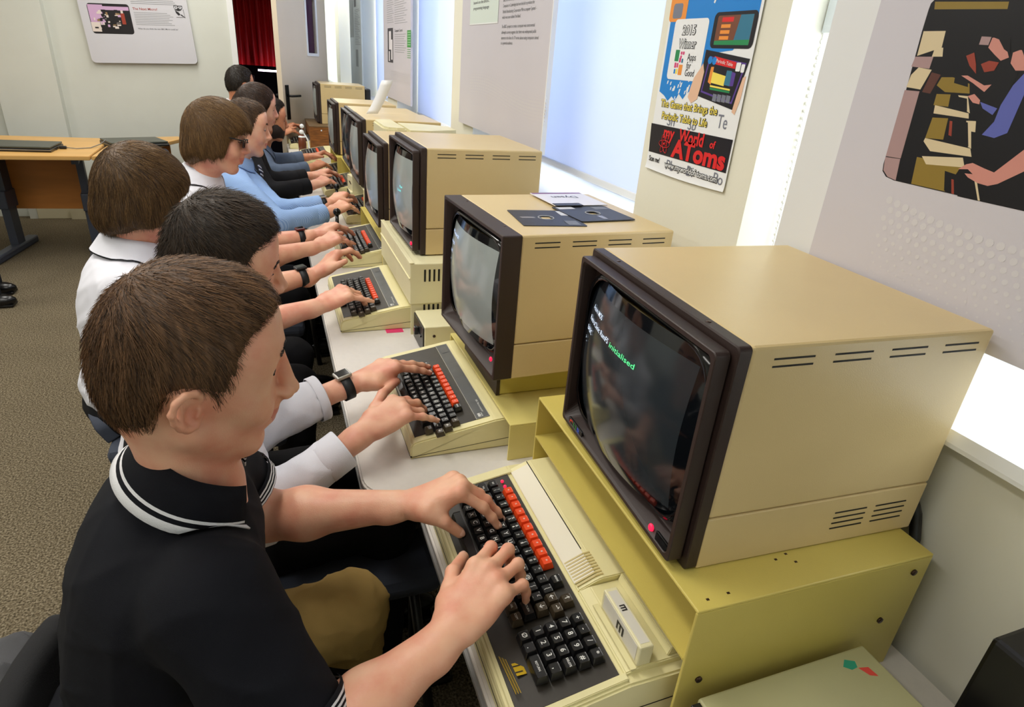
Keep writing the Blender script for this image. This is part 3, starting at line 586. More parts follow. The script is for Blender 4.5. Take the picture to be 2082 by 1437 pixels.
M1 = monitor('nearest large tan monitor with lit text on its dark screen', .2964, -.5738, .9255, -.045)
tx = MB()
dome_text(tx, 'Acorn MOS', .3045, .2268, .0105, 0, .048); dome_text(tx, 'RetroClinic RamFS', .3085, .2090, .0105, 0, .090)
dome_text(tx, 'BASIC', .3130, .1915, .0105, 0, .027); dome_text(tx, '>_', .3140, .1745, .0105, 0, .009); dome_text(tx, 'initialised', .2125, .2080, .0105, 1, .070)
tx.build('screen_text', [scrw, scrg], M1)
led(M1, .060, .0195, .0045)
q = MB(); q.box((.0015, .016, .013), (.006, .046, .028), bev=.002); q.build('control_flap', mat('glossy_black', (14, 14, 15), .12), M1)
q = MB(); q.box((.0015, .278, .009), (.005, .330, .024), bev=.001)
Mx = Matrix(((0, 0, -1, .0013), (-1, 0, 0, .326), (0, 1, 0, .0165), (0, 0, 0, 1)))
add_text(q, 'C', Mx, .017, 1, .03, 'LEFT'); add_text(q, 'U', Mx @ Matrix.Translation((.0145, 0, 0)), .017, 2, .03, 'LEFT'); add_text(q, 'B', Mx @ Matrix.Translation((.029, 0, 0)), .017, 3, .03, 'LEFT')
q.build('maker_badge', [blackp, mat('badge_red', (220, 60, 40), .4), mat('badge_green', (40, 150, 70), .4), mat('badge_blue', (50, 90, 200), .4)], M1)
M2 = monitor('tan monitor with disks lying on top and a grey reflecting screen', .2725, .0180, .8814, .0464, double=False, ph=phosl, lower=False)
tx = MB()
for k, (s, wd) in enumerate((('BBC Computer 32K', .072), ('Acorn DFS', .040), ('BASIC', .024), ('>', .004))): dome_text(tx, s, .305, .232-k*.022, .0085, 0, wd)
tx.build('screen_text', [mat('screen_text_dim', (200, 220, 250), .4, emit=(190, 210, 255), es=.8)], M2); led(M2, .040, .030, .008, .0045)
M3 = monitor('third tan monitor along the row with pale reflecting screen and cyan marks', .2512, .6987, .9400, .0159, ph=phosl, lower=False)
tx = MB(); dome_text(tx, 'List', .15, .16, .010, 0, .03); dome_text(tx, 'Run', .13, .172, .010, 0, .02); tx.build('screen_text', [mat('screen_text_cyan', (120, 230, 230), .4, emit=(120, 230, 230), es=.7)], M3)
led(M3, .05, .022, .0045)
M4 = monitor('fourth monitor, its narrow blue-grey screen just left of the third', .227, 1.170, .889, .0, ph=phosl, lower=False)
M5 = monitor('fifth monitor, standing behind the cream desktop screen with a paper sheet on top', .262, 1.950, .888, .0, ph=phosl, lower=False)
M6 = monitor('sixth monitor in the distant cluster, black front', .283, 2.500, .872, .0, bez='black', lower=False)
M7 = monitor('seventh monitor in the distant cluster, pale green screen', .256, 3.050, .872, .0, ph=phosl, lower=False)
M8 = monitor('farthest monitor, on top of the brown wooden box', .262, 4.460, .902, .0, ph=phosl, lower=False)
# black back plates / cables behind the near and far monitors
tag(MB().box((.645, 4.47, .95), (.69, 4.80, 1.18), bev=.01).build('black_rear_case', blackp), 'black rear case sticking out behind the farthest monitor', 'case')
c = MB(); c.tube([(.680, -.52, 1.02), (.700, -.555, .97), (.706, -.575, .93), (.700, -.59, .90), (.690, -.60, .86)], .008, 8)
tag(c.build('power_cable', blackp), 'black cable hanging behind the nearest monitor by the wall', 'cable')

# ================================================================== STANDS
def screws(t, pts, r=.0045, axis='y'):
    for p in pts:
        s = MB(); s.cyl(p, r, -.0025, 14, 0, 'y'); s.build('screw', screwm, t)
def bridge_stand(name, lab, x, y, yaw, w, d, h, plate=.004, shelf=None, m=standm, scr=()):
    t = thing(name, lab, 'stand', (x, y, TZ), yaw, None)
    p = MB(); p.box((0, 0, h-plate), (d, w, h), bev=.0018); p.build('top_plate', m, t)
    for k, yy in enumerate((0, w-plate)): MB().box((0, yy, 0), (d, yy+plate, h-plate+.0005), bev=.0012).build('side_panel', m, t)
    MB().box((d-.004, plate, .0), (d, w-plate, h-plate)).build('rear_panel', m, t)
    if shelf: MB().box((0, plate, shelf-.003), (d-.004, w-plate, shelf)).build('lower_shelf', m, t)
    screws(t, scr); return t
S1 = bridge_stand('monitor_stand', 'large yellow steel monitor stand with screws, nearest the camera', .2965, -.6325, -.02, .500, .366, .2045, shelf=.125, scr=((.028, 0, .085), (.315, 0, .100), (.340, 0, .180)))
ch = MB()
for (x, y) in ((.145, .045), (.165, .05), (.168, .035), (.02, .012), (.05, .014)): ch.box((x, y, .2040), (x+.004, y+.003, .2047))
ch.build('paint_chips', screwm, S1)
S2 = bridge_stand('monitor_stand', 'low cream-yellow stand behind the second keyboard', .296, -.035, 0, .470, .36, .086, m=mat('pale_stand_steel', (216, 202, 124), .36, var=.05), scr=())
pe = MB(); pe.box((.314, .088, .8065), (.60, .33, .8775), bev=.003); po = pe.build('monitor_plinth', mat('green_cream_steel', (206, 194, 104), .36)); tag(po, 'small cream plinth between the second monitor and its low stand', 'plinth')
q = MB(); q.box((.306, .086, .8070), (.3138, .332, .8770)); q.build('front_strip', brown, po); q = MB(); q.cyl((.50, .0878, .838), .0045, -.0025, 14, 0, 'y'); q.build('screw', screwm, po)
# raised unit under the third monitor
U3 = thing('expansion_unit', 'cream box with vertical vent slots carrying the third monitor', 'computer unit', (.228, .630, TZ))
u = MB(); u.box((0, 0, .095), (.40, .50, .2165), bev=.003); u.build('upper_case', creamy, U3)
u = MB(); u.box((.004, .004, .0), (.40, .008, .0945)); u.box((.004, .492, .0), (.40, .496, .0945)); u.build('side_legs', creamy, U3)
for k in range(9):
    MB().box((.040+k*.0135, -.0006, .163), (.0455+k*.0135, .002, .1985)).build('vent_slot', darkgap, U3); MB().box((.040+k*.0135, .0030, .070), (.0455+k*.0135, .0046, .092)).build('vent_slot', darkgap, U3)
v = MB(); v.box((-.001, -.001, .2165), (.012, .501, .2195), bev=.001); v.box((-.003, .0, .170), (.001, .50, .174)); v.build('front_lip', creamy, U3)
S4 = bridge_stand('monitor_stand', 'ochre-yellow steel stand behind the fourth keyboard under the fourth monitor', .252, 1.262, 0, .60, .38, .100)
pe = MB(); pe.box((.30, 1.28, .8205), (.58, 1.50, .885), bev=.003); tag(pe.build('monitor_plinth', brown), 'dark plinth under the fourth monitor on the ochre stand', 'plinth')
bridge_stand('monitor_stand', 'cream stand holding up the fifth monitor', .275, 1.922, 0, .43, .36, .164, m=creamy)
bridge_stand('monitor_stand', 'pale yellow stand holding up the sixth monitor', .285, 2.520, 0, .44, .36, .148, m=standm)
bridge_stand('monitor_stand', 'pale yellow stand holding up the seventh monitor', .262, 2.970, 0, .435, .36, .148, m=standm)
WB = thing('wooden_box', 'brown wooden box with a white knob under the farthest monitor', 'box', (.187, 4.300, TZ))
woodm = mat('brown_wood', (150, 92, 34), .45, var=.3, vscale=14, stretch=(1, 1, 8), c2=(96, 56, 20))
u = MB(); u.box((0, 0, 0), (.46, .008, .172)); u.box((0, .532, 0), (.46, .540, .172)); u.box((.45, .008, 0), (.46, .532, .172)); u.box((0, .008, .10), (.45, .532, .172)); u.build('box_body', woodm, WB)
u = MB(); u.box((-.002, -.004, .1722), (.46, .544, .1815), bev=.002); u.build('box_lid', mat('brown_wood_top', (112, 88, 58), .5, var=.2, vscale=10), WB)
MB().sphere((.09, -.004, .148), .006).build('white_knob', whitegloss, WB)

# ================================================================== KEYBOARD COMPUTERS
P_ = .01905
def key_mesh(w=1.0, leg=None, deep=.0095, two=None, tall=1):
    b = MB(); a, c = P_*w/2-.0006, P_*tall/2-.0006; e, f_ = a-.0026, c-.0028
    L0 = rrect(2*c, 2*a, .0015, 2); L1 = rrect(2*c-.0006, 2*a-.0006, .0015, 2); L2 = rrect(2*f_+.0012, 2*e+.0012, .0018, 2, .0004); L3 = rrect(2*f_-.0008, 2*e-.0008, .0015, 2, .0004)
    lo = [[(p[0], p[1], 0) for p in L0], [(p[0], p[1], .003) for p in L1], [(p[0], p[1], deep) for p in L2], [(p[0], p[1], deep-.0004) for p in L3]]
    bridge(b, lo, 0, False, False, True)
    Mx = Matrix(((0, 1, 0, .0004), (-1, 0, 0, 0), (0, 0, 1, deep+.0001), (0, 0, 0, 1)))   # text up = +x, right = -y
    if leg:
        s = .0098 if len(leg) == 1 else .0040
        if two: add_text(b, leg, Mx @ Matrix.Translation((0, -.0028, 0)), .0062, 1, .012); add_text(b, two, Mx @ Matrix.Translation((0, .0030, 0)), .0062, 1, .012)
        else: add_text(b, leg, Mx, s, 1, .012)
    return b.mesh('key')
_keys = {}
def put_key(par, leg, u, v, w=1.0, m=keyblack, two=None, tall=1, O=(0, 0, 0), tilt=0, F0y=0, F0x=0, F0z=0, deep=.0095):
    k = (leg, w, m.name, two, tall, deep)
    if k not in _keys:
        me = key_mesh(w, leg, deep, two, tall); me.materials.append(m); me.materials.append(legend); _keys[k] = me
    x = F0x+v*P_*math.cos(tilt); z = F0z+v*P_*math.sin(tilt)-deep
    o = bpy.data.objects.new('key', _keys[k]); COL.objects.link(o); o.parent = par
    o.location = (x, F0y-u*P_, z); o.rotation_euler = (0, -tilt, 0); return o
# ---- model with number pad (nearest)
K1 = thing('keyboard_computer', 'wide cream keyboard computer with number pad, right at the front', 'computer', (.0985, -.6075, TZ), -.006)
T1 = .0505; fx, fy, fz = .125, .3846, .0812
case = [(0, .004), (0, .034), (.006, .044), (.012, .0485), (.158, .0735), (.166, .082), (.182, .093), (.345, .096), (.345, 0), (.004, 0)]
b = MB(); WK = .4685
def zs(x): return .0485+(x-.012)*(.0735-.0485)/.146
# case with a raised rim round the keys
b.prism([(0, .003), (0, .030), (.004, .0395), (.014, .0445), (.150, .0705), (.345, .0705), (.345, 0), (.003, 0)], 'y', 0, WK, bev=.003)
b.build('lower_case', cream, K1)
b = MB()
b.prism([(.148, .060), (.150, .0735), (.178, .0865), (.186, .0885), (.345, .0905), (.345, .060)], 'y', .152, WK-.018, bev=.0015)
b.prism([(.146, .060), (.149, .0740), (.166, .0790), (.345, .0820), (.345, .060)], 'y', .014, .1515, bev=.0015)
b.prism([(.210, .080), (.214, .0925), (.345, .0935), (.345, .080)], 'y', .018, .150, bev=.001)
b.build('top_cover', cream, K1)
b = MB(); b.prism([(.1485, .0742), (.1495, .0752), (.1795, .0885), (.1790, .0872)], 'y', .165, WK-.03); b.build('light_strip', mat('pale_cover_strip', (228, 222, 200), .35), K1)
b = MB(); b.box((.1800, .215, .0876), (.1812, WK-.022, .0886)); b.build('cover_groove', darkgap, K1)
b = MB()
for k in range(9): b.prism([(.1505, .0745), (.178, .0874), (.1900, .0885), (.1900, .0898), (.1775, .0886), (.1500, .0757)], 'y', .158+k*.0056, .1605+k*.0056)
b.build('speaker_ridges', mat('ridge_tan', (196, 178, 118), .45), K1)
b = MB(); b.prism([(-.0006, .0165), (.345, .0300), (.345, .0292), (-.0006, .0156)], 'y', -.0008, WK+.0008); b.build('case_seam', darkgap, K1)
pn = MB(); pn.prism([(.011, .0435), (.011, .0465), (.142, .0715), (.142, .0685)], 'y', .017, WK-.029); pn.build('key_surround', panelm, K1)
for (a, c) in ((.006, .016), (WK-.029, WK-.018)):
    rm = MB(); rm.prism([(.003, .036), (.004, .0465), (.149, .0752), (.149, .060)], 'y', a, c, bev=.001); rm.build('rim', cream, K1)
ROWS = {0: [('f%d' % i, i, 1, keyred, None) for i in range(10)]+[('BREAK', 10.96, 1, keyblack, None), ('↑', 12.9, 1, keybrown, None)],
 -1: [('ESC', -1.42, 1, keyblack, None)]+[(c, -.42+i, 1, keyblack, d) for i, (c, d) in enumerate(zip('1234567890-^\\', '!"#$%&\'()¤=~|'))]+[('←', 12.42, 1, keybrown, None), ('→', 13.42, 1, keybrown, None)],
 -2: [('TAB', -1.18, 1.45, keyblack, None)]+[(c, .06+i, 1, keyblack, None) for i, c in enumerate('QWERTYUIOP@')]+[('[', 11.0, 1, keyblack, '{'), ('_', 11.95, 1, keyblack, '£'), ('↓', 12.92, 1, keybrown, None)],
 -3: [('CAPS', -1.68, 1, keyblack, None), ('CTRL', -.68, 1, keyblack, None)]+[(c, .34+i, 1, keyblack, None) for i, c in enumerate('ASDFGHJKL')]+[(';', 9.34, 1, keyblack, '+'), (':', 10.34, 1, keyblack, '*'), (']', 11.34, 1, keyblack, '}'), ('RETURN', 12.62, 1.5, keyblack, None)],
 -4: [('LOCK', -1.68, 1, keyblack, None), ('SHIFT', -.43, 1.45, keyblack, None)]+[(c, .85+i, 1, keyblack, None) for i, c in enumerate('ZXCVBNM')]+[(',', 7.85, 1, keyblack, '<'), ('.', 8.85, 1, keyblack, '>'), ('/', 9.85, 1, keyblack, '?'), ('SHIFT', 11.1, 1.45, keyblack, None), ('DEL', 12.12, .95, keybrown, None), ('COPY', 13.08, .95, keybrown, None)]}
kw = dict(tilt=T1*1.9, F0x=fx, F0y=fy, F0z=fz, deep=.012)
kk = dict(kw); kk['tilt'] = .0505
def kput(par, leg, u, v, w, m, two, base, t_=.170, d=.0105): return put_key(par, leg, u, v, w, m, two, 1, tilt=t_, F0x=base[0], F0y=base[1], F0z=base[2], deep=d)
for v, row in ROWS.items():
    for (lg, u, wd, mm, tw) in row: kput(K1, lg, u, v, wd, mm, tw, (fx, fy, fz), .120)
o = kput(K1, None, 4.9, -5.15, 8.0, keyblack, None, (fx, fy, fz), .120); o.name = 'space_bar'
PAD = [('+-/*', 0), ('789#', -1), ('456', -2), ('123,', -3), ('0.', -4)]
for row, v in PAD:
    for i, c in enumerate(row): kput(K1, 'Ø' if c == '0' else c, 14.72+i, v, 1, keyblack, None, (fx, fy, fz), .120)
kput(K1, 'DELETE', 17.70, -2, 1, keyblack, None, (fx, fy, fz), .120); kput(K1, 'RETURN', 17.22, -4, 1.95, keyblack, None, (fx, fy, fz), .120)
for u_ in (-1.87, -1.09):
    l = MB(); l.sphere((fx+.0005, fy-u_*P_, fz-.0085), .0030, 0, 6); l.build('power_lamp', ledred, K1)
lg = MB(); MxL = Matrix(((0, 1, 0, fx-5.15*P_), (-1, 0, 0, fy-16.3*P_), (.17, 0, 1, .0516), (0, 0, 0, 1)))
yel = mat('yellow_print', (206, 170, 30), .5)
for k, (uu, w_) in enumerate(((-.6, .36), (0, .36), (.6, .36))): pass
flat(lg, MxL, [(-.0105, -.002), (-.0105, .0115), (.0105, .0115), (.0105, -.002)], 0, .0003)
flat(lg, MxL, [(-.006, -.002), (-.004, -.002), (-.004, .008), (-.006, .008)], 1, .0006); flat(lg, MxL, [(.004, -.002), (.006, -.002), (.006, .008), (.004, .008)], 1, .0006)
for k in range(3): flat(lg, MxL, [(-.040, -.006-k*.0032), (.036, -.006-k*.0032), (.036, -.0067-k*.0032), (-.040, -.0067-k*.0032)], 0, .0002)
for k in range(2): flat(lg, MxL, [(-.038, -.0086-k*.0032), (.034, -.0086-k*.0032), (.034, -.0078-k*.0032), (-.038, -.0078-k*.0032)], 2, .0002)
lg.build('yellow_emblem', [yel, panelm, mat('dull_yellow_print', (120, 104, 40), .6)], K1)
# plug-in cartridge standing in its slot
CT = thing('plug_in_cartridge', 'cream plug-in cartridge with black M emblems in the slot by the number pad', 'cartridge', (.2625, -.5930, .8025), -.006)
b = MB(); b.box((0, 0, -.004), (.020, .098, .0290), bev=.002); b.build('cartridge_shell', creamy, CT)
b = MB(); b.box((-.0006, .006, .002), (.0002, .092, .0265)); b.box((.0035, .006, .0288), (.0165, .092, .0294)); b.build('paper_label', mat('label_offwhite', (216, 212, 200), .5), CT)
def emblem(mb, Mx, s):
    for (a, c) in ((-1, -.62), (-.19, .19), (.62, 1)): flat(mb, Mx, [(a*s, -.8*s), (c*s, -.8*s), (c*s, .5*s), (a*s, .5*s)], 0, .0004)
    flat(mb, Mx, [(-1*s, .5*s), (1*s, .5*s), (1*s, .85*s), (-1*s, .85*s)], 0, .0004)
b = MB(); emblem(b, Matrix(((0, 0, -1, -.0008), (-1, 0, 0, .046), (0, 1, 0, .013), (0, 0, 0, 1))), .0085); emblem(b, Matrix(((0, 1, 0, .010), (-1, 0, 0, .062), (0, 0, 1, .0295), (0, 0, 0, 1))), .0048)
b.build('printed_emblems', mat('emblem_black', (34, 32, 34), .5), CT)
b = MB(); b.box((-.010, -.003, -.004), (-.002, .102, -.001)); b.build('slot_edge', cream, CT)

# ---- the smaller model: build once, copy with all its parts
def copy_tree(o, par=None):
    c = o.copy(); COL.objects.link(c); c.parent = par
    for ch in list(o.children): copy_tree(ch, c)
    return c
KB = thing('keyboard_computer', 'cream keyboard computer used by the man in the white cuffed shirt', 'computer', (.10515, .01695, TZ), -.002, None)
WB_ = .409; f2 = (.1166, .2643, .0716)
b = MB(); b.prism([(0, .002), (0, .026), (.004, .0345), (.012, .0385), (.178, .0690), (.215, .0715), (.345, .0715), (.345, 0), (.003, 0)], 'y', 0, WB_, bev=.003); b.build('case', cream, KB)
b = MB(); b.prism([(-.0006, .0055), (.345, .0330), (.345, .0322), (-.0006, .0047)], 'y', -.0006, WB_+.0006); b.build('case_seam', darkgap, KB)
b = MB(); b.prism([(.012, .030), (.012, .0392), (.142, .0631), (.142, .030)], 'y', .020, WB_-.020); b.build('key_surround', panelm, KB)
b = MB(); b.prism([(.1425, .030), (.1425, .0642), (.172, .0692), (.172, .030)], 'y', .020, WB_-.020); b.build('name_strip', stripm, KB)
b = MB()
for (a, c, e, g) in ((.1425, .1437, .020, WB_-.020), (.1437, .172, .020, .0208), (.1710, .172, .020, WB_-.020)):
    b.prism([(a, .060), (a, .0645+(a-.1425)*.17), (c, .0645+(c-.1425)*.17), (c, .060)], 'y', e, g)
b.build('silver_line', silver, KB)
Mx = Matrix(((.985, 0, -.17, .157), (0, 1, 0, .050), (.17, 0, .985, .0672), (0, 0, 0, 1))) @ Matrix(((0, 1, 0, 0), (-1, 0, 0, 0), (0, 0, 1, 0), (0, 0, 0, 1)))
b = MB(); add_text(b, 'BBC Microcomputer', Mx @ Matrix.Translation((-.016, .006, .0006)), .006, 0, .01, 'CENTER', .052)
flat(b, Mx, [(.012, -.008), (.026, -.008), (.026, .002), (.012, .002)], 0, .0006)
for (x, y) in ((.0155, -.001), (.0225, -.001)): flat(b, Mx, [(x-.002, y-.002), (x+.002, y-.002), (x+.002, y+.002), (x-.002, y+.002)], 1, .0009)
for i, (x, hh) in enumerate(((.004, .006), (.006, .010), (.002, .004))): pass
Mf = Mx @ Matrix.Translation((-.302, 0, 0))
for k in range(7): flat(b, Mf, [(-.020+k*.0045, -.008), (-.017+k*.0045, -.008), (-.017+k*.0045, .008), (-.020+k*.0045, .008)], 2, .0006)
b.build('printed_name', [mat('print_silver', (205, 205, 200), .4), stripm, mat('print_midgrey', (112, 112, 110), .4)], KB)
RB = {0: [('f%d' % i, i, 1, keyred, None) for i in range(10)]+[('BREAK', 10.1, 1, keyblack, None)],
 -1: [('ESC', -1.42, 1, keyblack, None)]+[(c, -.42+i, 1, keyblack, d) for i, (c, d) in enumerate(zip('1234567890-^\\', '!"#$%&\'()¤=~|'))],
 -2: [('TAB', -1.18, 1.45, keyblack, None)]+[(c, .06+i, 1, keyblack, None) for i, c in enumerate('QWERTYUIOP@')]+[('[', 11.06, 1, keyblack, '{'), ('_', 12.06, 1, keyblack, '£'), ('←', 13.3, 1, keybrown, None)],
 -3: [('CAPS', -1.68, 1, keyblack, None), ('CTRL', -.68, 1, keyblack, None)]+[(c, .32+i, 1, keyblack, None) for i, c in enumerate('ASDFGHJKL')]+[(';', 9.32, 1, keyblack, '+'), (':', 10.32, 1, keyblack, '*'), (']', 11.32, 1, keyblack, '}'), ('RETURN', 12.6, 1.5, keyblack, None), ('↓', 13.9, 1, keybrown, None)],
 -4: [('LOCK', -1.68, 1, keyblack, None), ('SHIFT', -.43, 1.45, keyblack, None)]+[(c, .82+i, 1, keyblack, None) for i, c in enumerate('ZXCVBNM')]+[(',', 7.82, 1, keyblack, '<'), ('.', 8.82, 1, keyblack, '>'), ('/', 9.82, 1, keyblack, '?'), ('SHIFT', 11.05, 1.45, keyblack, None), ('COPY', 12.8, .95, keybrown, None)]}
RB[-1] += [('→', 12.7, 1, keybrown, None)]
for v, row in RB.items():
    for (lg, u, wd, mm, tw) in row: kput(KB, lg, u, v, wd, mm, tw, f2, .180, .0100)
o = kput(KB, None, 4.6, -5.1, 8.0, keyblack, None, f2, .180, .0100); o.name = 'space_bar'
KL = [((.037, .680), 0, 'cream keyboard computer under the hand of the person with the bowl haircut'),
      ((.104, 1.283), 0, 'cream keyboard computer in front of the ochre stand, fourth from the camera'),
      ((.195, 1.935), 0, 'cream keyboard computer mostly covered by the blue-sleeved hands'),
      ((.148, 2.530), 0, 'cream keyboard computer with black-cardigan hands at its side'),
      ((.205, 2.985), 0, 'cream keyboard computer under the grey-sleeved hands'),
      ((.091, 3.630), 0, 'cream keyboard computer with nobody typing on it'),
      ((.035, 4.315), .0, 'most distant cream keyboard computer, beside the wooden box')]
for (x, y), a, lab in KL:
    c = copy_tree(KB); c.location = (x, y, TZ); c.rotation_euler = (0, 0, a); c['label'] = lab

# ================================================================== SMALL THINGS
DT = 1.1795
dsk = mat('floppy_black', (34, 36, 42), .45); lab_m = mat('floppy_label', (205, 206, 212), .5)
def floppy(lab, cx, cy, ang, z, parts=True):
    t = thing('floppy_disk', lab, 'floppy disk', (cx, cy, z), ang, None)
    s = .0665; b = MB(); n = 20; ri = .0145
    out = rrect(2*s, 2*s, .003, 5); inn = [(ri*math.cos(math.atan2(p[1], p[0])), ri*math.sin(math.atan2(p[1], p[0]))) for p in out]
    bridge(b, [[(p[0], p[1], .0) for p in inn], [(p[0], p[1], .0) for p in out], [(p[0], p[1], .0016) for p in out], [(p[0], p[1], .0016) for p in inn], [(p[0], p[1], 0) for p in inn]])
    b.build('jacket', dsk, t)
    r = MB(); r.tube([(.0165*math.cos(q*PI/12), .0165*math.sin(q*PI/12), .0017) for q in range(24)], .0008, 5, closed=True); r.build('hub_ring', mat('hub_white', (190, 190, 186), .5), t)
    r = MB(); r.box((-.006, -.055, .0016), (.006, -.025, .0019)); r.build('read_slot', mat('disk_film', (120, 118, 124), .25), t)
    r = MB(); r.box((-.060, .040, .0016), (-.020, .060, .0019)); r.box((.026, .030, .0016), (.060, .056, .0019), 1); r.build('paper_label', [lab_m, mat('label_grey', (110, 112, 116), .5)], t)
    return t
floppy('black floppy disk lying nearest the front edge on top of the tan monitor', .412, .148, math.radians(5+180+80), DT)
floppy('black floppy disk partly under the printed sleeve on top of the tan monitor', .535, .178, math.radians(5), DT+.0018)
t = thing('disk_sleeve', 'white printed disk sleeve with dark flap on top of the two floppy disks', 'disk sleeve', (.537, .312, DT+.0040), math.radians(3))
b = MB(); b.box((-.068, -.068, 0), (.068, .068, .0018), bev=.0006); b.build('sleeve_paper', mat('sleeve_white', (226, 224, 230), .4), t)
b = MB(); b.box((-.066, .055, .0018), (.066, .067, .0021)); b.build('purple_band', mat('sleeve_purple', (120, 60, 120), .4), t)
b = MB(); b.box((-.067, -.075, .0018), (.0, -.052, .0032)); b.build('disk_edge', dsk, t)
b = MB(); add_text(b, 'Dysan', Matrix.Translation((0, .018, .0021)) @ Matrix.Rotation(PI, 4, 'Z'), .030, 0, .01, 'CENTER', .066); b.build('printed_name', mat('sleeve_ink', (50, 50, 70), .5), t)

def drive(lab, x, y, z, w, d, h, m=creamy, name='disk_drive'):
    t = thing(name, lab, 'disk drive', (x, y, z))
    b = MB(); b.box((.004, 0, 0), (d, w, h), bev=.0025); b.build('drive_case', m, t)
    b = MB(); b.box((0, .004, .004), (.006, w-.004, h-.004), bev=.001); b.build('drive_front', blackp, t)
    b = MB(); b.box((-.003, w*.2, h*.52), (.001, w*.8, h*.58)); b.box((-.012, w*.45, h*.45), (.0, w*.55, h*.72), bev=.002); b.build('drive_latch', mat('shiny_black', (40, 40, 42), .15), t)
    return t
D3 = drive('cream disk drive with black front between the second and third computers', .236, .490, TZ, .128, .32, .082)
s = MB(); s.cyl((.030, .000, .055), .004, -.002, 12, 0, 'y'); s.build('screw', screwm, D3)
drive('small cream drive with black front beside the blue-sleeved hands', .330, 1.60+.24, TZ, .16, .25, .06) if False else None
D0 = thing('disk_drive', 'grey-green disk drive box with teal and red sticker at the bottom edge', 'disk drive', (.300, -.900, TZ), 0)
b = MB(); b.box((.012, 0, .002), (.275, .248, .080), bev=.003); b.build('drive_case', mat('grey_green_steel', (176, 172, 128), .4, var=.05), D0)
b = MB(); b.box((.0, .004, .004), (.0125, .244, .078), bev=.001); b.build('drive_front', blackp, D0)
b = MB(); flat(b, Matrix.Translation((.235, .225, .0801)), [(-.014, .004), (-.004, .012), (.008, .006), (.004, -.002), (-.006, -.003)], 0, 0); flat(b, Matrix.Translation((.235, .225, .0802)), [(.004, -.003), (.018, -.006), (.020, -.020), (.010, -.016)], 1, 0)
b.build('two_colour_sticker', [mat('teal_sticker', (30, 150, 120), .4), mat('red_sticker', (220, 70, 60), .4)], D0)
b = MB(); b.tube([(.2745, .10, .070), (.30, .08, .045), (.33, .02, .03), (.36, -.08, .02)], .0022, 6); b.tube([(.2745, .09, .066), (.31, .05, .04), (.34, -.02, .025), (.35, -.10, .02)], .0022, 6, 1); b.tube([(.2745, .095, .06), (.30, .04, .04), (.32, -.03, .02), (.34, -.10, .02)], .0022, 6, 1)
o = b.build('cable_bundle', [blackp, mat('red_wire', (190, 60, 50), .5)]); o.location = (.300, -.900, TZ); tag(o, 'black and red wires coming out behind the grey-green drive box', 'cable')
b = MB(); b.box((.245, .085, .0800), (.262, .105, .0812)); b.build('number_tag', mat('tag_cream', (214, 200, 140), .5), D0)
b = MB(); add_text(b, '60', Matrix.Translation((.2535, .095, .0815)) @ Matrix.Rotation(-PI/2, 4, 'Z'), .011, 0); b.build('tag_number', ink, D0)
# black equipment in the bottom right corner
t = thing('black_equipment_case', 'black glossy equipment case cut off by the bottom right corner', 'case', (.62, -1.25, TZ))
b = MB(); b.box((0, 0, 0), (.09, .50, .192), bev=.006); b.build('case_shell', mat('black_case', (14, 13, 18), .35), t)
b = MB(); b.box((.03, .03, .192), (.09, .46, .215), bev=.006); b.build('case_top', blackp, t)

# desktop screen of cream plastic further down
t = thing('desktop_screen', 'cream curved-edge desktop screen between the fourth and fifth monitors', 'monitor', (.318, 1.575, .86))
b = MB(); pl = [(0, .05), (.015, .015), (.05, 0), (.09, 0), (.09, .34), (.05, .34), (.015, .325), (0, .29)]
b.prism(pl, 'z', 0, .335, bev=.008, smooth=False); b.build('front_case', creamy, t)
b = MB(); b.prism([(.09, .006), (.20, .012), (.34, .09), (.34, .25), (.20, .328), (.09, .334)], 'z', .02, .325, bev=.02); b.build('rear_case', creamy, t)
b = MB(); b.box((-.0015, .06, .05), (.004, .28, .29)); b.build('screen', phosl, t)
b = MB(); b.box((.08, .09, -.0394), (.26, .25, .001), bev=.01); b.build('base', creamy, t)
# paper on monitor
b = MB(); vs = []; fs = []
for i in range(9):
    s = i/8; vs += [(.005+.085*s+.0*s, .0, .19*s**1.0), (.075+.085*s, .12, .19*s)]
    if i: k = 2*i-2; fs.append((k, k+1, k+3, k+2))
vs = []; fs = []
for i in range(9):
    s = i/8; bx = .02*s+.055*s; bz = .004+.150*s-.01*math.sin(PI*s)
    vs += [(bx, 0, bz), (bx+.050, .0-.02, bz+.004)]
    if i: k = 2*i-2; fs.append((k, k+1, k+3, k+2))
b.add(vs, fs, 0, True)
pp = b.build('paper_sheet', mat('paper_white', (226, 226, 226), .5)); pp.location = (.330, 2.16, 1.188); md = pp.modifiers.new('s', 'SOLIDIFY'); md.thickness = .0008
tag(pp, 'curling printed paper slip standing on the fifth monitor', 'paper')
def joystick(lab, x, y, e=0):
    t = thing('joystick', lab, 'joystick', (x, y, TZ))
    b = MB(); b.box((-.035, -.045, 0), (.035, .045, .032), bev=.006); b.build('joystick_base', blackp, t)
    b = MB(); b.cyl((0, 0, .032), .019, .006, 20, 0, r2=.015); b.build('yellow_collar', mat('yellow_plastic', (222, 214, 30), .4), t)
    b = MB(); b.tube([(0, 0, .034), (0, 0, .045), (.001, 0, .082+e)], [.010, .0075, .0075], 14); b.sphere((.001, 0, .092+e), .0165, 0, 10); b.build('ball_stick', mat('gloss_black_ball', (12, 12, 14), .12), t)
joystick('black ball-top joystick by the fourth keyboard', .135, 1.735, .014); joystick('black ball-top joystick beyond the blue shirt sleeves', .196, 2.36)
t = thing('small_box', 'small cream box with a dark marking next to the distant monitors', 'box', (.282, 2.375, .783), .15)
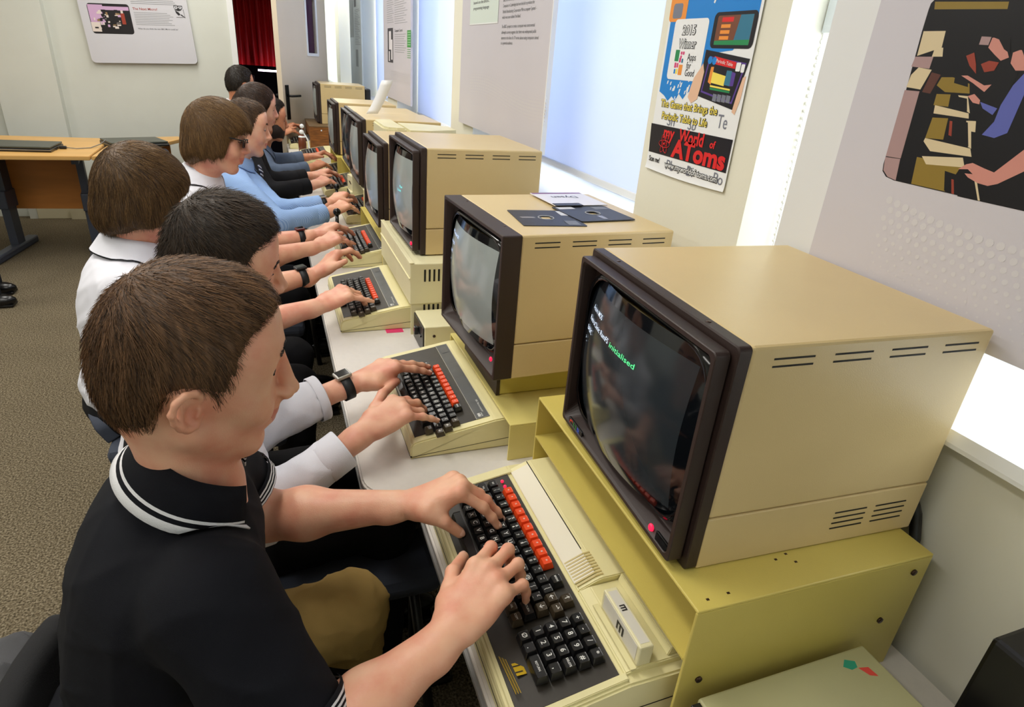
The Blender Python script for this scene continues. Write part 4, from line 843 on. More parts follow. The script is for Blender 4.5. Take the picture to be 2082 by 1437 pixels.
b = MB(); b.box((0, 0, 0), (.11, .11, .075), bev=.002); b.build('box_shell', creamy, t); b = MB(); flat(b, Matrix(((0, 0, -1, -.0006), (-1, 0, 0, .055), (0, 1, 0, .038), (0, 0, 0, 1))), [(-.028, .006), (.0, .008), (.026, -.006), (.0, -.006)]); b.build('dark_marking', screwm, t)
t = drive('low cream drive under the small marked box', .262, 2.370, TZ, .125, .22, .062)
t = thing('paper_pile', 'crumpled white papers beside the distant monitors', 'paper', (.235, 3.46, TZ))
b = MB(); b.box((0, 0, 0), (.09, .12, .006), mtx=Matrix.Rotation(.3, 4, 'Z')); b.box((.01, .02, .006), (.10, .12, .011), mtx=Matrix.Rotation(-.1, 4, 'Z')); b.box((.0, .05, .01), (.08, .055, .06), mtx=Matrix.Rotation(.5, 4, 'Z')); b.build('paper_sheets', mat('paper_white', (226, 226, 226), .5), t)
t = thing('model_figure', 'small brown and white bottle-like figure on the far table', 'ornament', (.120, 4.12, TZ))
b = MB(); b.tube([(0, 0, 0), (0, 0, .07), (0, 0, .12), (0, 0, .135)], [.028, .030, .024, .012], 16); b.build('brown_body', mat('brown_glass', (110, 56, 30), .3), t)
b = MB(); b.sphere((0, 0, .152), .018); b.sphere((0, 0, .118), (.026, .026, .012)); b.sphere((.004, -.004, .195), .016); b.tube([(.01, 0, .15), (.04, -.01, .10), (.05, -.02, .02), (.04, -.06, .003)], .006, 8); b.tube([(.04, -.01, .05), (.075, -.03, .02), (.09, -.06, .003)], .005, 8); b.build('white_fittings', whitegloss, t)
b = MB()
for k in range(3): b.tube([(.25+.04*k, 3.95+.03*k, .725), (.24, 4.02, .74+.01*k), (.28, 4.08, .726), (.33, 4.05-.05*k, .725)], .006, 6)
b.box((.26, 3.98, .72), (.34, 4.10, .765), bev=.01)
tag(b.build('cable_heap', blackp), 'heap of black cables and adapter in front of the wooden box', 'cable')
b = MB(); b.box((.165, .655, TZ+.0002), (.215, .705, TZ+.0012), mtx=None); o = b.build('pink_note', mat('pink_paper', (232, 60, 120), .5)); tag(o, 'pink paper note sticking out under the third keyboard', 'note')
b = MB(); pts = [(.0+.06*math.cos(q*.42)*(1+.1*q), 3.50+.05*math.sin(q*.42), TZ+.0035) for q in range(20)]; b.tube([(p[0]+.10, p[1]-.02, p[2]) for p in pts], .0025, 6)
tag(b.build('coiled_cable', blackp), 'thin black cable loop beside the unused keyboard', 'cable')

# ================================================================== LEFT SIDE
dw = mat('light_beech_desk', (214, 168, 98), .4, var=.08, vscale=10, stretch=(.4, 3, 3)); dleg = mat('slate_desk_leg', (60, 66, 80), .45)
def desk(lab, pts, legs, panel):
    t = thing('desk', lab, 'desk', (0, 0, 0))
    b = MB(); b.prism(pts, 'z', .695, .72, bev=.003); b.build('desk_top', dw, t)
    for (x, y, a) in legs:
        M0 = Matrix.Translation((x, y, 0)) @ Matrix.Rotation(a, 4, 'Z')
        b = MB(); b.box((-.035, -.30, .0), (.035, .30, .05), bev=.012, mtx=M0); b.box((-.025, .02, .05), (.025, .12, .36), mtx=M0); b.box((-.022, .04, .36), (.022, .14, .695), mtx=M0); b.box((-.03, .0, .30), (.03, .15, .42), bev=.006, mtx=M0); b.box((-.02, -.25, .66), (.02, .30, .695), mtx=M0); b.build('leg', dleg, t)
    b = MB(); (x0, y0), (x1, y1) = panel; d = Vector((x1-x0, y1-y0, 0)).normalized(); nrm = Vector((-d.y, d.x, 0))*.009
    vs = [Vector((x0, y0, .27))-nrm, Vector((x1, y1, .27))-nrm, Vector((x1, y1, .27))+nrm, Vector((x0, y0, .27))+nrm]; b.add(vs+[v+Vector((0, 0, .425)) for v in vs], [(0,3,2,1),(4,5,6,7),(0,1,5,4),(1,2,6,5),(2,3,7,6),(3,0,4,7)])
    b.build('modesty_panel', mat('orange_beech_panel', (190, 122, 52), .45, var=.1, vscale=8, stretch=(.4, 3, 3)), t)
    return t
desk('long light-wood desk with slate legs against the far wall at the left edge', [(-2.9, 3.62), (-1.20, 3.755), (-1.22, 4.62), (-2.9, 4.62)], [(-1.85, 4.12, -.12), (-1.34, 4.06, .16)], ((-1.86, 4.30), (-1.36, 4.28)))
desk('second light-wood desk angled towards the doorway behind the row of people', [(-1.19, 3.757), (-1.10, 3.80), (-.76, 4.72), (-.80, 4.86), (-1.19, 4.66)], [(-1.10, 4.25, .1)], ((-1.15, 4.50), (-.86, 4.74)))
lapm = mat('laptop_black', (30, 31, 32), .3); lapt = mat('laptop_lid', (66, 70, 62), .35)
def laptop(lab, x, y, a, w=.36, d=.25):
    t = thing('laptop', lab, 'laptop', (x, y, .7205), a)
    b = MB(); b.box((-w/2, -d/2, 0), (w/2, d/2, .020), bev=.005); b.build('laptop_base', lapm, t)
    b = MB(); b.box((-w/2+.004, -d/2+.004, .0215), (w/2-.004, d/2, .033), bev=.004); b.build('laptop_lid', lapt, t); b = MB(); b.box((-w/2, -d/2-.001, .011), (w/2, -d/2+.003, .014)); b.build('silver_line', silver, t)
laptop('closed black laptop on the long desk at the left edge', -1.63, 4.02, -.02, .40, .28); laptop('closed black laptop on the angled desk behind the bowl haircut', -1.03, 4.34, .45, .38, .26)
b = MB(); b.box((-1.425, 4.03, .7205), (-1.385, 4.06, .740), bev=.006); b.tube([(-1.43, 4.045, .73), (-1.46, 4.05, .726), (-1.43, 3.99, .724)], .004, 6); b.tube([(-1.385, 4.045, .73), (-1.33, 4.05, .724), (-1.26, 4.10, .724), (-1.22, 4.20, .735), (-1.19, 4.24, .76), (-1.16, 4.22, .735)], .003, 6, 1)
tag(b.build('laptop_power_lead', [blackp, mat('grey_lead', (120, 120, 118), .5)]), 'thin grey power lead with black plug lying on the long desk', 'cable')
b = MB(); b.tube([(-1.62, 5.02, .26), (-1.55, 4.9, .22), (-1.42, 4.7, .12), (-1.34, 4.5, .20), (-1.33, 4.45, .30), (-1.30, 4.4, .10), (-1.24, 4.3, .01)], .006, 6)
tag(b.build('floor_cable', blackp), 'dark cable hanging under the long desk to the carpet', 'cable')
t = thing('wall_socket_trunk', 'upright cream cable trunk beside the desk leg under the desk top', 'trunking', (-1.245, 4.64, 0)); b = MB(); b.box((0, 0, 0), (.05, .04, .69)); b.build('trunk_body', mat('cream_trunking', (216, 208, 176), .5), t)
# chairs
def chair(lab, x, y, a, m, top=.20, wd=.20):
    t = thing('office_chair', lab, 'chair', (x, y, 0), a)
    b = MB(); b.box((-.22, -.23, .42), (.23, .23, .48), bev=.025); b.build('seat', m, t)
    b = MB(); P = []
    for j in range(9):
        for i in range(9):
            u = i/4-1; v = j/8; P.append((-.235-.03*v+.035*u*u-.0, wd*u*(1-.12*max(0, v-.6)**2*6), .48+top*v))
    b.add(P, [(j*9+i, j*9+i+1, j*9+i+10, j*9+i+9) for j in range(8) for i in range(8)], 0, True); o = b.build('backrest', m, t); md = o.modifiers.new('s', 'SOLIDIFY'); md.thickness = .045; md.offset = 0; md = o.modifiers.new('b', 'BEVEL'); md.width = .018; md.segments = 3
    b = MB(); b.tube([(-.20, 0, .44), (-.27, 0, .50), (-.275, 0, .62)], .018, 8); b.build('back_bar', blackp, t)
    for (sx, sy) in ((-1, -1), (-1, 1), (1, -1), (1, 1)):
        b = MB(); b.tube([(sx*.17, sy*.19, .43), (sx*.21, sy*.22, 0.0)], .012, 8); b.build('leg', mat('chair_leg_black', (20, 20, 22), .35), t)
    return t
cb = mat('chair_black_fabric', (18, 18, 20), .9, bump=.3, bscale=600); cg = mat('chair_slate_fabric', (58, 64, 78), .8, bump=.3, bscale=600)

# ================================================================== PEOPLE
# Bodies, clothes and hair are each grown as one continuous surface from smoothly blended shapes.
class Field:
    def __init__(s, lo, hi, h):
        s.lo = np.array(lo, float); s.h = h; s.n = np.maximum(4, np.ceil((np.array(hi)-s.lo)/h).astype(int)+1)
        s.D = np.full(tuple(s.n), .06, np.float32)
    def rng(s, lo, hi):
        a = np.clip(np.floor((np.array(lo)-s.lo)/s.h).astype(int), 0, s.n-1); b = np.clip(np.ceil((np.array(hi)-s.lo)/s.h).astype(int)+1, 1, s.n)
        if np.any(b-a < 2): return None
        sl = tuple(slice(a[i], b[i]) for i in range(3))
        g = [(s.lo[i]+s.h*np.arange(a[i], b[i])).astype(np.float32) for i in range(3)]
        return sl, g[0][:, None, None], g[1][None, :, None], g[2][None, None, :]
    def op(s, fn, lo, hi, k=.01, mode='add'):
        m = k+2.5*s.h+.004; r = s.rng(np.array(lo)-m, np.array(hi)+m)
        if r is None: return
        sl, X, Y, Z = r; d = fn(X, Y, Z).astype(np.float32); A = s.D[sl]
        if mode == 'add':
            q = np.maximum(k-np.abs(A-d), 0)/k; s.D[sl] = np.minimum(A, d)-q*q*k*.25
        elif mode == 'sub':
            d = -d; q = np.maximum(k-np.abs(A-d), 0)/k; s.D[sl] = np.maximum(A, d)+q*q*k*.25
    def cone(s, a, b, r1, r2, k=.01, mode='add', flat=None, f=1.0, cut=None):
        a = np.array(a, float); b = np.array(b, float); R = max(r1, r2)
        def fn(X, Y, Z):
            ba = b-a; px, py, pz = X-a[0], Y-a[1], Z-a[2]; t = np.clip((px*ba[0]+py*ba[1]+pz*ba[2])/max(1e-9, ba@ba), 0, 1)
            qx, qy, qz = px-t*ba[0], py-t*ba[1], pz-t*ba[2]
            if flat is not None:
                n = flat; w = (qx*n[0]+qy*n[1]+qz*n[2])*(f-1); qx = qx+w*n[0]; qy = qy+w*n[1]; qz = qz+w*n[2]
            d = np.sqrt(qx*qx+qy*qy+qz*qz)-(r1+(r2-r1)*t)
            if cut is not None:
                c, n2 = cut; d = np.maximum(d, (X-c[0])*n2[0]+(Y-c[1])*n2[1]+(Z-c[2])*n2[2])
            return d
        s.op(fn, np.minimum(a, b)-R, np.maximum(a, b)+R, k, mode)
    def ell(s, c, r, R=None, k=.01, mode='add'):
        c = np.array(c, float); r = np.array(r, float); R = np.eye(3) if R is None else np.array(R); m = np.abs(R) @ r
        def fn(X, Y, Z):
            px, py, pz = X-c[0], Y-c[1], Z-c[2]; q = [px*R[0, i]+py*R[1, i]+pz*R[2, i] for i in range(3)]
            k0 = np.sqrt(sum((q[i]/r[i])**2 for i in range(3))); k1 = np.sqrt(sum((q[i]/r[i]**2)**2 for i in range(3)))
            return k0*(k0-1)/np.maximum(k1, 1e-6)
        s.op(fn, c-m, c+m, k, mode)
    def ripple(s, amp, seed, wl=.07, lo=None, hi=None, n=6):
        rr = np.random.RandomState(seed); r = s.rng(s.lo if lo is None else lo, s.lo+s.h*s.n if hi is None else hi)
        if r is None: return
        sl, X, Y, Z = r; acc = 0
        for i in range(n):
            v = rr.normal(size=3); v /= np.linalg.norm(v); kk = 2*PI/(wl*rr.uniform(.7, 1.8)); ph = rr.uniform(0, 6.28)
            b2 = rr.normal(size=3)*9
            acc = acc+(1-np.abs(np.sin(.5*(kk*(v[0]*X+v[1]*Y+v[2]*Z)+ph+1.4*np.sin(b2[0]*X+b2[1]*Y+b2[2]*Z)))))**3
        s.D[sl] = s.D[sl]-(amp*(acc/n*2.2-.5)).astype(np.float32)
    def sample(s, P):
        q = (P-s.lo)/s.h; i = np.clip(np.floor(q).astype(int), 0, s.n-2); f = q-i; o = 0
        for dx in (0, 1):
            for dy in (0, 1):
                for dz in (0, 1):
                    o = o+s.D[i[:, 0]+dx, i[:, 1]+dy, i[:, 2]+dz]*(f[:, 0] if dx else 1-f[:, 0])*(f[:, 1] if dy else 1-f[:, 1])*(f[:, 2] if dz else 1-f[:, 2])
        return o
    def grad(s, P):
        e = s.h; g = np.stack([s.sample(P+np.eye(3)[i]*e)-s.sample(P-np.eye(3)[i]*e) for i in range(3)], 1)
        return g/np.maximum(1e-9, np.linalg.norm(g, axis=1))[:, None]
    def surf(s):
        D = s.D; D[0] = D[-1] = .05; D[:, 0] = D[:, -1] = .05; D[:, :, 0] = D[:, :, -1] = .05
        S = (D < 0).astype(np.uint8); c = 0
        for dx in (0, 1):
            for dy in (0, 1):
                for dz in (0, 1): c = c+S[dx:D.shape[0]-1+dx, dy:D.shape[1]-1+dy, dz:D.shape[2]-1+dz]
        act = np.argwhere((c > 0) & (c < 8)); idx = np.full(c.shape, -1, np.int32); idx[tuple(act.T)] = np.arange(len(act))
        acc = np.zeros((len(act), 3)); cnt = np.zeros(len(act))
        cor = [(x, y, z) for x in (0, 1) for y in (0, 1) for z in (0, 1)]
        for a in range(8):
            for b in range(a+1, 8):
                ca, cb = np.array(cor[a]), np.array(cor[b])
                if np.abs(ca-cb).sum() != 1: continue
                da = D[tuple((act+ca).T)]; db = D[tuple((act+cb).T)]; m = (da < 0) != (db < 0)
                t = np.where(m, da/np.where(m, da-db, 1), 0)
                acc[m] += (ca+(cb-ca)*t[m][:, None]); cnt[m] += 1
        V = s.lo+s.h*(act+acc/cnt[:, None])
        F = []
        for ax in range(3):
            sh = [0, 0, 0]; sh[ax] = 1; n = D.shape
            A = S[:n[0]-sh[0], :n[1]-sh[1], :n[2]-sh[2]]; B = S[sh[0]:, sh[1]:, sh[2]:]
            e = np.argwhere(A != B); e = e[np.all(e > 0, axis=1)]
            u, v = [(1, 2), (2, 0), (0, 1)][ax]; du = np.zeros(3, int); du[u] = 1; dv = np.zeros(3, int); dv[v] = 1
            ok = np.all(e < np.array(c.shape), axis=1); e = e[ok]
            q = np.stack([idx[tuple((e-du-dv).T)], idx[tuple((e-dv).T)], idx[tuple(e.T)], idx[tuple((e-du).T)]], 1)
            fl = A[tuple(e.T)] == 0; q[fl] = q[fl][:, ::-1]; F.append(q)
        F = np.concatenate(F); F = F[np.all(F >= 0, axis=1)]
        lab = np.arange(len(V))
        for _ in range(400):      # keep the one connected surface
            m = lab[F].min(1); new = lab.copy()
            for k in range(4): np.minimum.at(new, F[:, k], m)
            new = new[new]; new = new[new]
            if np.array_equal(new, lab): break
            lab = new
        u, ct = np.unique(lab, return_counts=True); big = u[np.argmax(ct)]
        if len(u) > 1:
            if len(ct) and (ct.sum()-ct.max()) > 200: print('DROPPED', ct.sum()-ct.max(), 'of', ct.sum())
            keep = lab == big; mp = np.cumsum(keep)-1; F = mp[F[keep[F[:, 0]]]]; V = V[keep]
        return V, F
def np_mesh(name, V, F, smooth=True):
    me = bpy.data.meshes.new(name); me.vertices.add(len(V)); me.vertices.foreach_set('co', V.astype(np.float32).ravel())
    k = F.shape[1]; me.loops.add(len(F)*k); me.loops.foreach_set('vertex_index', F.astype(np.int32).ravel())
    me.polygons.add(len(F)); me.polygons.foreach_set('loop_start', np.arange(0, len(F)*k, k, dtype=np.int32))
    me.polygons.foreach_set('loop_total', np.full(len(F), k, np.int32)); me.update(calc_edges=True)
    me.polygons.foreach_set('use_smooth', np.full(len(F), smooth)); me.validate(); return me
def relax(V, F, it=2, w=.5):
    for _ in range(it):
        S = np.zeros_like(V); C = np.zeros(len(V))
        for a in range(4):
            b = (a+1) % 4
            for (i, j) in ((F[:, a], F[:, b]), (F[:, b], F[:, a])):
                for k in range(3): S[:, k] += np.bincount(i, V[j, k], len(V))
                C += np.bincount(i, minlength=len(V))
        V = V*(1-w)+w*S/np.maximum(C, 1)[:, None]
    return V
def rotm(yaw, pitch, roll):
    y, p, r = [math.radians(a) for a in (yaw, pitch, roll)]
    return np.array((Matrix.Rotation(y, 3, 'Z') @ Matrix.Rotation(p, 3, 'Y') @ Matrix.Rotation(r, 3, 'X')))
def A(*p): return np.array(p, float)
def ik(S, W, l1, l2, pole):
    d = W-S; L = np.linalg.norm(d); L2 = min(L, l1+l2-.004); u = d/L; a = (l1*l1-l2*l2+L2*L2)/(2*L2); h = math.sqrt(max(0, l1*l1-a*a))
    p = np.array(pole, float); p -= (p@u)*u; p /= np.linalg.norm(p); return S+u*a*(L/L2)+p*h

def add_head(F, P, R, g):
    L = lambda *q: P+R @ np.array(q, float)*g.get('s', 1.0)
    s = g.get('s', 1.0); E = lambda c, r, k=.012, mode='add', R2=None: F.ell(L(*c), np.array(r)*s, R if R2 is None else R @ R2, k, mode)
    C = lambda a, b, r1, r2, k=.008, mode='add': F.cone(L(*a), L(*b), r1*s, r2*s, k, mode)
    jw = g.get('jaw', 1.0); ez = g.get('ez', 0)
    E((-.002, 0, .026), (.090, .074, .087), .02); E((.028, 0, -.025), (.060, .059*jw, .085), .03); E((-.026, 0, -.01), (.062, .060, .072), .03)
    E((.026, 0, -.062), (.052, .050*jw, .042), .02); E((.070, 0, -.094), (.016, .019, .015), .02)
    for q in (-1, 1):
        C((.004, q*.052*jw, -.058), (.066, q*.016, -.098), .015, .013, .022); E((.058, q*.040, -.018), (.021, .020, .018), .02)
        C((.080, q*.038, .030+ez), (.087, q*.012, .0285+ez), .008, .0075, .012); E((.055, q*.050, .03), (.025, .014, .03), .02)
    E((.066, 0, .058), (.024, .050, .038), .02)
    for q in (-1, 1): E((.099, q*.032, .0115+ez), (.0205, .0190, .0135), .012, 'sub')
    for q in (-1, 1):
        E((.0712, q*.032, .0105+ez), (.0150, .0165, .0130), .004)
        if g.get('open', 0): pass
    nz = g.get('nose', 1.0)
    nd = g.get('droop', 0); C((.089, 0, .022+ez), (.094+.013*nz, 0, -.019-nd), .0060, .0098, .008); E((.097+.012*nz, 0, -.0215-nd), (.0105, .0098, .0092), .006)
    for q in (-1, 1): E((.097+.006*nz, q*.0128, -.0265-nd*.6), (.0100, .0068, .0068), .006); E((.104+.005*nz, q*.0062, -.0345), (.004, .0032, .003), .003, 'sub')
    E((.076, 0, -.050), (.024, .031, .028), .02)
    E((.0905, 0, -.0525), (.0085, .0215, .0055), .005); E((.0890, 0, -.0650), (.0090, .0185, .0065), .005); [C((.0985, 0, -.0592), (.0835, q*.027, -.0545), .0017, .0013, .004, 'sub') for q in (-1, 1)]; [C((.098, q*.017, -.036), (.083, q*.036, -.056), .0020, .0016, .010, 'sub') for q in (-1, 1)]; [E((.066, q*.040, -.040), (.017, .014, .013), .02) for q in (-1, 1)]
    E((.0845, 0, -.0795), (.008, .016, .005), .008, 'sub')
    for q in ((-1, 1) if g.get('ears', 1) else ()):    # ears
        ro = np.array(Matrix.Rotation(q*math.radians(-22), 3, 'Z') @ Matrix.Rotation(math.radians(-8), 3, 'Y') @ Matrix.Diagonal((.95, 1, .80)))
        B = lambda x, y, z: (-.006+(ro @ np.array((x, q*y, z)))[0], q*.0755+(ro @ np.array((x, q*y, z)))[1], -.014+(ro @ np.array((x, q*y, z)))[2])
        rim = [(.010, .000, .004), (.013, .004, .018), (.006, .008, .028), (-.006, .011, .032), (-.017, .012, .025), (-.022, .012, .010), (-.019, .010, -.006), (-.012, .007, -.018), (-.004, .004, -.027), (.005, .002, -.026), (.010, -.001, -.016)]
        E(B(-.003, -.001, .001), (.015, .0050, .022), .010, 'add', np.array(Matrix.Rotation(q*math.radians(-22), 3, 'Z')))
        for i in range(len(rim)-1): C(B(*rim[i]), B(*rim[i+1]), .0040 if i < 7 else .0052, .0040 if i < 6 else .0052, .003)
        C(B(-.010, .005, .022), B(-.011, .006, -.008), .0030, .0028, .004); C(B(.009, .004, -.004), B(.006, .005, -.010), .0038, .0034, .004)
        E(B(.001, .0060, -.002), (.0060, .0065, .0090), .003, 'sub', np.array(Matrix.Rotation(q*math.radians(-22), 3, 'Z')))
def side_poly(pts):
    P = np.array(pts, float)
    def fn(x, z):
        d = (x-P[0][0])**2+(z-P[0][1])**2; sg = np.ones(np.broadcast(x, z).shape, np.float32); n = len(P)
        for i in range(n):
            a, b = P[i], P[i-1]; ex, ez = b[0]-a[0], b[1]-a[1]; wx, wz = x-a[0], z-a[1]; t = np.clip((wx*ex+wz*ez)/(ex*ex+ez*ez), 0, 1)
            d = np.minimum(d, (wx-ex*t)**2+(wz-ez*t)**2)
            c1, c2, c3 = z >= a[1], z < b[1], ex*wz > ez*wx; fl = (c1 & c2 & c3) | (~c1 & ~c2 & ~c3); sg = np.where(fl, -sg, sg)
        return sg*np.sqrt(d)
    return fn
HAIR = {
 'short': dict(poly=[(.30, .092), (.080, .092), (.071, .082), (.052, .062), (.046, .040), (.038, .018), (.032, -.008), (.026, -.026), (.016, -.024), (.014, -.008), (.007, .006), (-.008, .011), (-.022, .006), (-.031, -.008), (-.036, -.032), (-.048, -.070), (-.060, -.088), (-.30, -.096), (-.30, .30), (.30, .30)], t=.0035, top=.010, L=(.010, .026)),
 'bowl': dict(poly=[(.30, .052), (.095, .052), (.086, .030), (.064, .006), (.046, -.030), (.020, -.062), (-.012, -.074), (-.040, -.086), (-.30, -.116), (-.30, .30), (.30, .30)], t=.016, top=.020, L=(.03, .07)),
 'shaggy': dict(poly=[(.30, .066), (.100, .050), (.082, .030), (.062, .010), (.050, -.012), (.042, -.050), (.036, -.068), (.024, -.052), (.014, -.080), (-.006, -.060), (-.020, -.090), (-.040, -.104), (-.30, -.118), (-.30, .30), (.30, .30)], t=.016, top=.022, L=(.03, .08)),
 'long': dict(poly=[(.30, .080), (.086, .078), (.062, .05), (.044, .01), (.026, -.03), (.020, -.08), (.012, -.26), (-.30, -.30), (-.30, .30), (.30, .30)], t=.012, top=.012, L=(.05, .10)),
}
def hair_mat(name, dark, light):
    if name in MATS: return MATS[name]
    m = bpy.data.materials.new(name); m.use_nodes = True; nt = m.node_tree; N = nt.nodes; L = nt.links; p = N['Principled BSDF']
    at = N.new('ShaderNodeAttribute'); at.attribute_name = 'tint'; r = N.new('ShaderNodeValToRGB')
    r.color_ramp.elements[0].color = srgb(*dark); r.color_ramp.elements[1].color = srgb(*light); L.new(at.outputs['Fac'], r.inputs[0]); L.new(r.outputs[0], p.inputs['Base Color'])
    p.inputs['Roughness'].default_value = .5; p.inputs['Specular IOR Level'].default_value = .4; MATS[name] = m; return m
def add_hair(par, P, R, g, h):
    st = HAIR[g['hair']]; s = g.get('s', 1.0); t = st['t']; tp = g.get('top', st['top'])
    ext = .34 if g['hair'] == 'long' else .17
    F = Field(P-A(.17, .17, ext)*s, P+A(.17, .17, .17)*s, h)
    E = lambda c, r, k=.015: F.ell(P+R @ np.array(c)*s, np.array(r)*s, R, k)
    E((-.003, 0, .027+tp*.3), (.090+t, .074+t, .087+tp*.7), .02); E((-.029, 0, -.012), (.062+t, .060+t*.9, .074+t), .03)
    if g['hair'] == 'short':
        E((.040, 0, .080), (.042, .050, .028+tp*.7), .02)
    if g['hair'] in ('bowl', 'shaggy'):
        E((.050, 0, .048), (.058, .074, .056), .03)
        for q in (-1, 1): E((-.005, q*.064, -.030), (.056, .026, .060), .02)
        E((-.062, 0, -.055), (.045, .066, .058), .02)
    if g['hair'] == 'long':
        for q in (-1, 1): F.cone(P+R @ A(-.015, q*.066, .0)*s, P+R @ A(-.045, q*.066, -.10)*s, .034, .034, .03)
        F.cone(P+R @ A(-.07, 0, -.03)*s, P+A(-.09, 0, -.27), .055, .045, .04); F.cone(P+R @ A(-.02, -.066, -.04)*s, P+A(.0, -.075, -.27), .030, .022, .03)
    pf = side_poly(st['poly']); X, Y, Z = [(F.lo[i]+F.h*np.arange(F.n[i])) for i in range(3)]
    px, py, pz = (X-P[0])[:, None, None]/s, (Y-P[1])[None, :, None]/s, (Z-P[2])[None, None, :]/s
    lx = px*R[0, 0]+py*R[1, 0]+pz*R[2, 0]; ly = px*R[0, 1]+py*R[1, 1]+pz*R[2, 1]; lz = px*R[0, 2]+py*R[1, 2]+pz*R[2, 2]
    bw = g['hair'] in ('bowl', 'shaggy'); jag = (.005 if bw else .0025)*np.sin(ly*210+40*lx)+(.004 if bw else .002)*np.sin(ly*470+1)
    if bw: lz = lz+.022*np.clip(1-(ly/.055)**2, 0, 1)*(lx < -.02)
    dp = pf(lx+jag, lz+jag-g.get('front', 0)*np.maximum(0, lx-.05)*ly*8)*s
    if g['hair'] in ('bowl', 'shaggy'):
        cut = (lx > .02) & (np.abs(ly) < .055) & (lz < g.get('fringe', .045)+.03*np.sin(ly*18)*(g['hair'] == 'shaggy')); dp = np.where(cut, np.maximum(dp, .004), dp)
    k = .006; q = np.maximum(k-np.abs(F.D-dp), 0)/k; F.D = (np.maximum(F.D, dp)+q*q*k*.25).astype(np.float32)
    # strand-like relief on the shell
    C0 = A(-.055, .004*1, .110)
    V, Fc = F.surf(); V = relax(V, Fc, 1)
    ql = (V-P) @ R/s; d0 = ql-C0; az = np.arctan2(d0[:, 1], d0[:, 0]+.02)
    nrm = F.grad(V); rel = .0004*np.sin(az*90+5*np.sin(np.linalg.norm(d0, axis=1)*60))+.0004*np.sin(az*173+2)
    V = V+nrm*rel[:, None]*g.get('relief', 1.0)
    m = hair_mat(*g['haircol']); me = np_mesh('hair', V, Fc); at = me.attributes.new('tint', 'FLOAT', 'POINT')
    at.data.foreach_set('value', np.clip(.30+.12*np.sin(az*90)+.08*np.sin(az*41+1), 0, 1).astype(np.float32))
    hair = link('hair', me, m, par)
    n = g.get('strands', 0)
    if n:
        rr = np.random.RandomState(11); tri = V[Fc[rr.randint(0, len(Fc), n)]]; w = rr.dirichlet((1, 1, 1, 1), n); p = (tri*w[:, :, None]).sum(1)
        inner = F.grad(p); Lh = rr.uniform(*st['L'], n)*s; K = 6; rad = g.get('rad', .00045)
        q = (p-P) @ R/s; tops = np.clip((q[:, 2]-.03)/.05, 0, 1)
        rings = []; cur = p-inner*.002; lift = rr.uniform(.0, 1.0, n)*(.0055 if g['hair'] == 'short' else .0035)*g.get('lift', 1)
        jit = rr.normal(size=(n, 3))*.22
        for kx in range(K):
            q = (cur-P) @ R/s; d = q-C0; flow = d/np.maximum(.02, np.linalg.norm(d, axis=1))[:, None]
            flow = flow*A(1.0, .8, .55)+A(.35, 0, -.25)*(1-0*tops[:, None]); flow[:, 0] += .6*tops
            flow[:, 2] -= .9*(1-tops)
            if g['hair'] == 'short': flow[:, 2] -= .2
            f = (flow+jit) @ R.T; nn = F.grad(cur); f -= (f*nn).sum(1)[:, None]*nn; f /= np.maximum(1e-6, np.linalg.norm(f, axis=1))[:, None]; bt = np.clip((-nn[:, 2]-.2)/.3, 0, 1)[:, None]*(g['hair'] != 'short'); f = f*(1-bt)+A(0, 0, -1)*bt+jit*.25*bt
            rings.append((cur.copy(), f, nn, kx/(K-1)))
            cur = cur+f*(Lh/(K-1))[:, None]*(1-.8*bt); dd = F.sample(cur); tgt = lift*((kx+1)/(K-1))**1.2+.0004
            bot = np.clip((-nn[:, 2]-.35)/.3, 0, 1) if g['hair'] != 'short' else 0; cur = cur-nn*(np.clip(dd-tgt, -.004, .004)*(1-bot))[:, None]
        VV = []; 
        for (c, f, nn, tt) in rings:
            sd = np.cross(f, nn); r_ = rad*(1-.75*tt)
            for a_ in range(3):
                VV.append(c+sd*math.cos(a_*2.094)*r_+nn*math.sin(a_*2.094)*r_)
        VV = np.stack(VV, 1).reshape(-1, 3); FF = []
        b0 = np.arange(n)*K*3
        for kx in range(K-1):
            for a_ in range(3):
                b_ = (a_+1) % 3; FF.append(np.stack([b0+kx*3+a_, b0+kx*3+b_, b0+kx*3+3+b_, b0+kx*3+3+a_], 1))
        me = np_mesh('hair_strands', VV, np.concatenate(FF)); at = me.attributes.new('tint', 'FLOAT', 'POINT')
        at.data.foreach_set('value', np.repeat(np.clip(rr.normal(.46, .24, n)+.14*np.sin(17*np.arctan2(((p-P) @ R/s-C0)[:, 1], ((p-P) @ R/s-C0)[:, 0])), 0, 1), K*3).astype(np.float32))
        link('hair_strands', me, m, hair)
    return hair
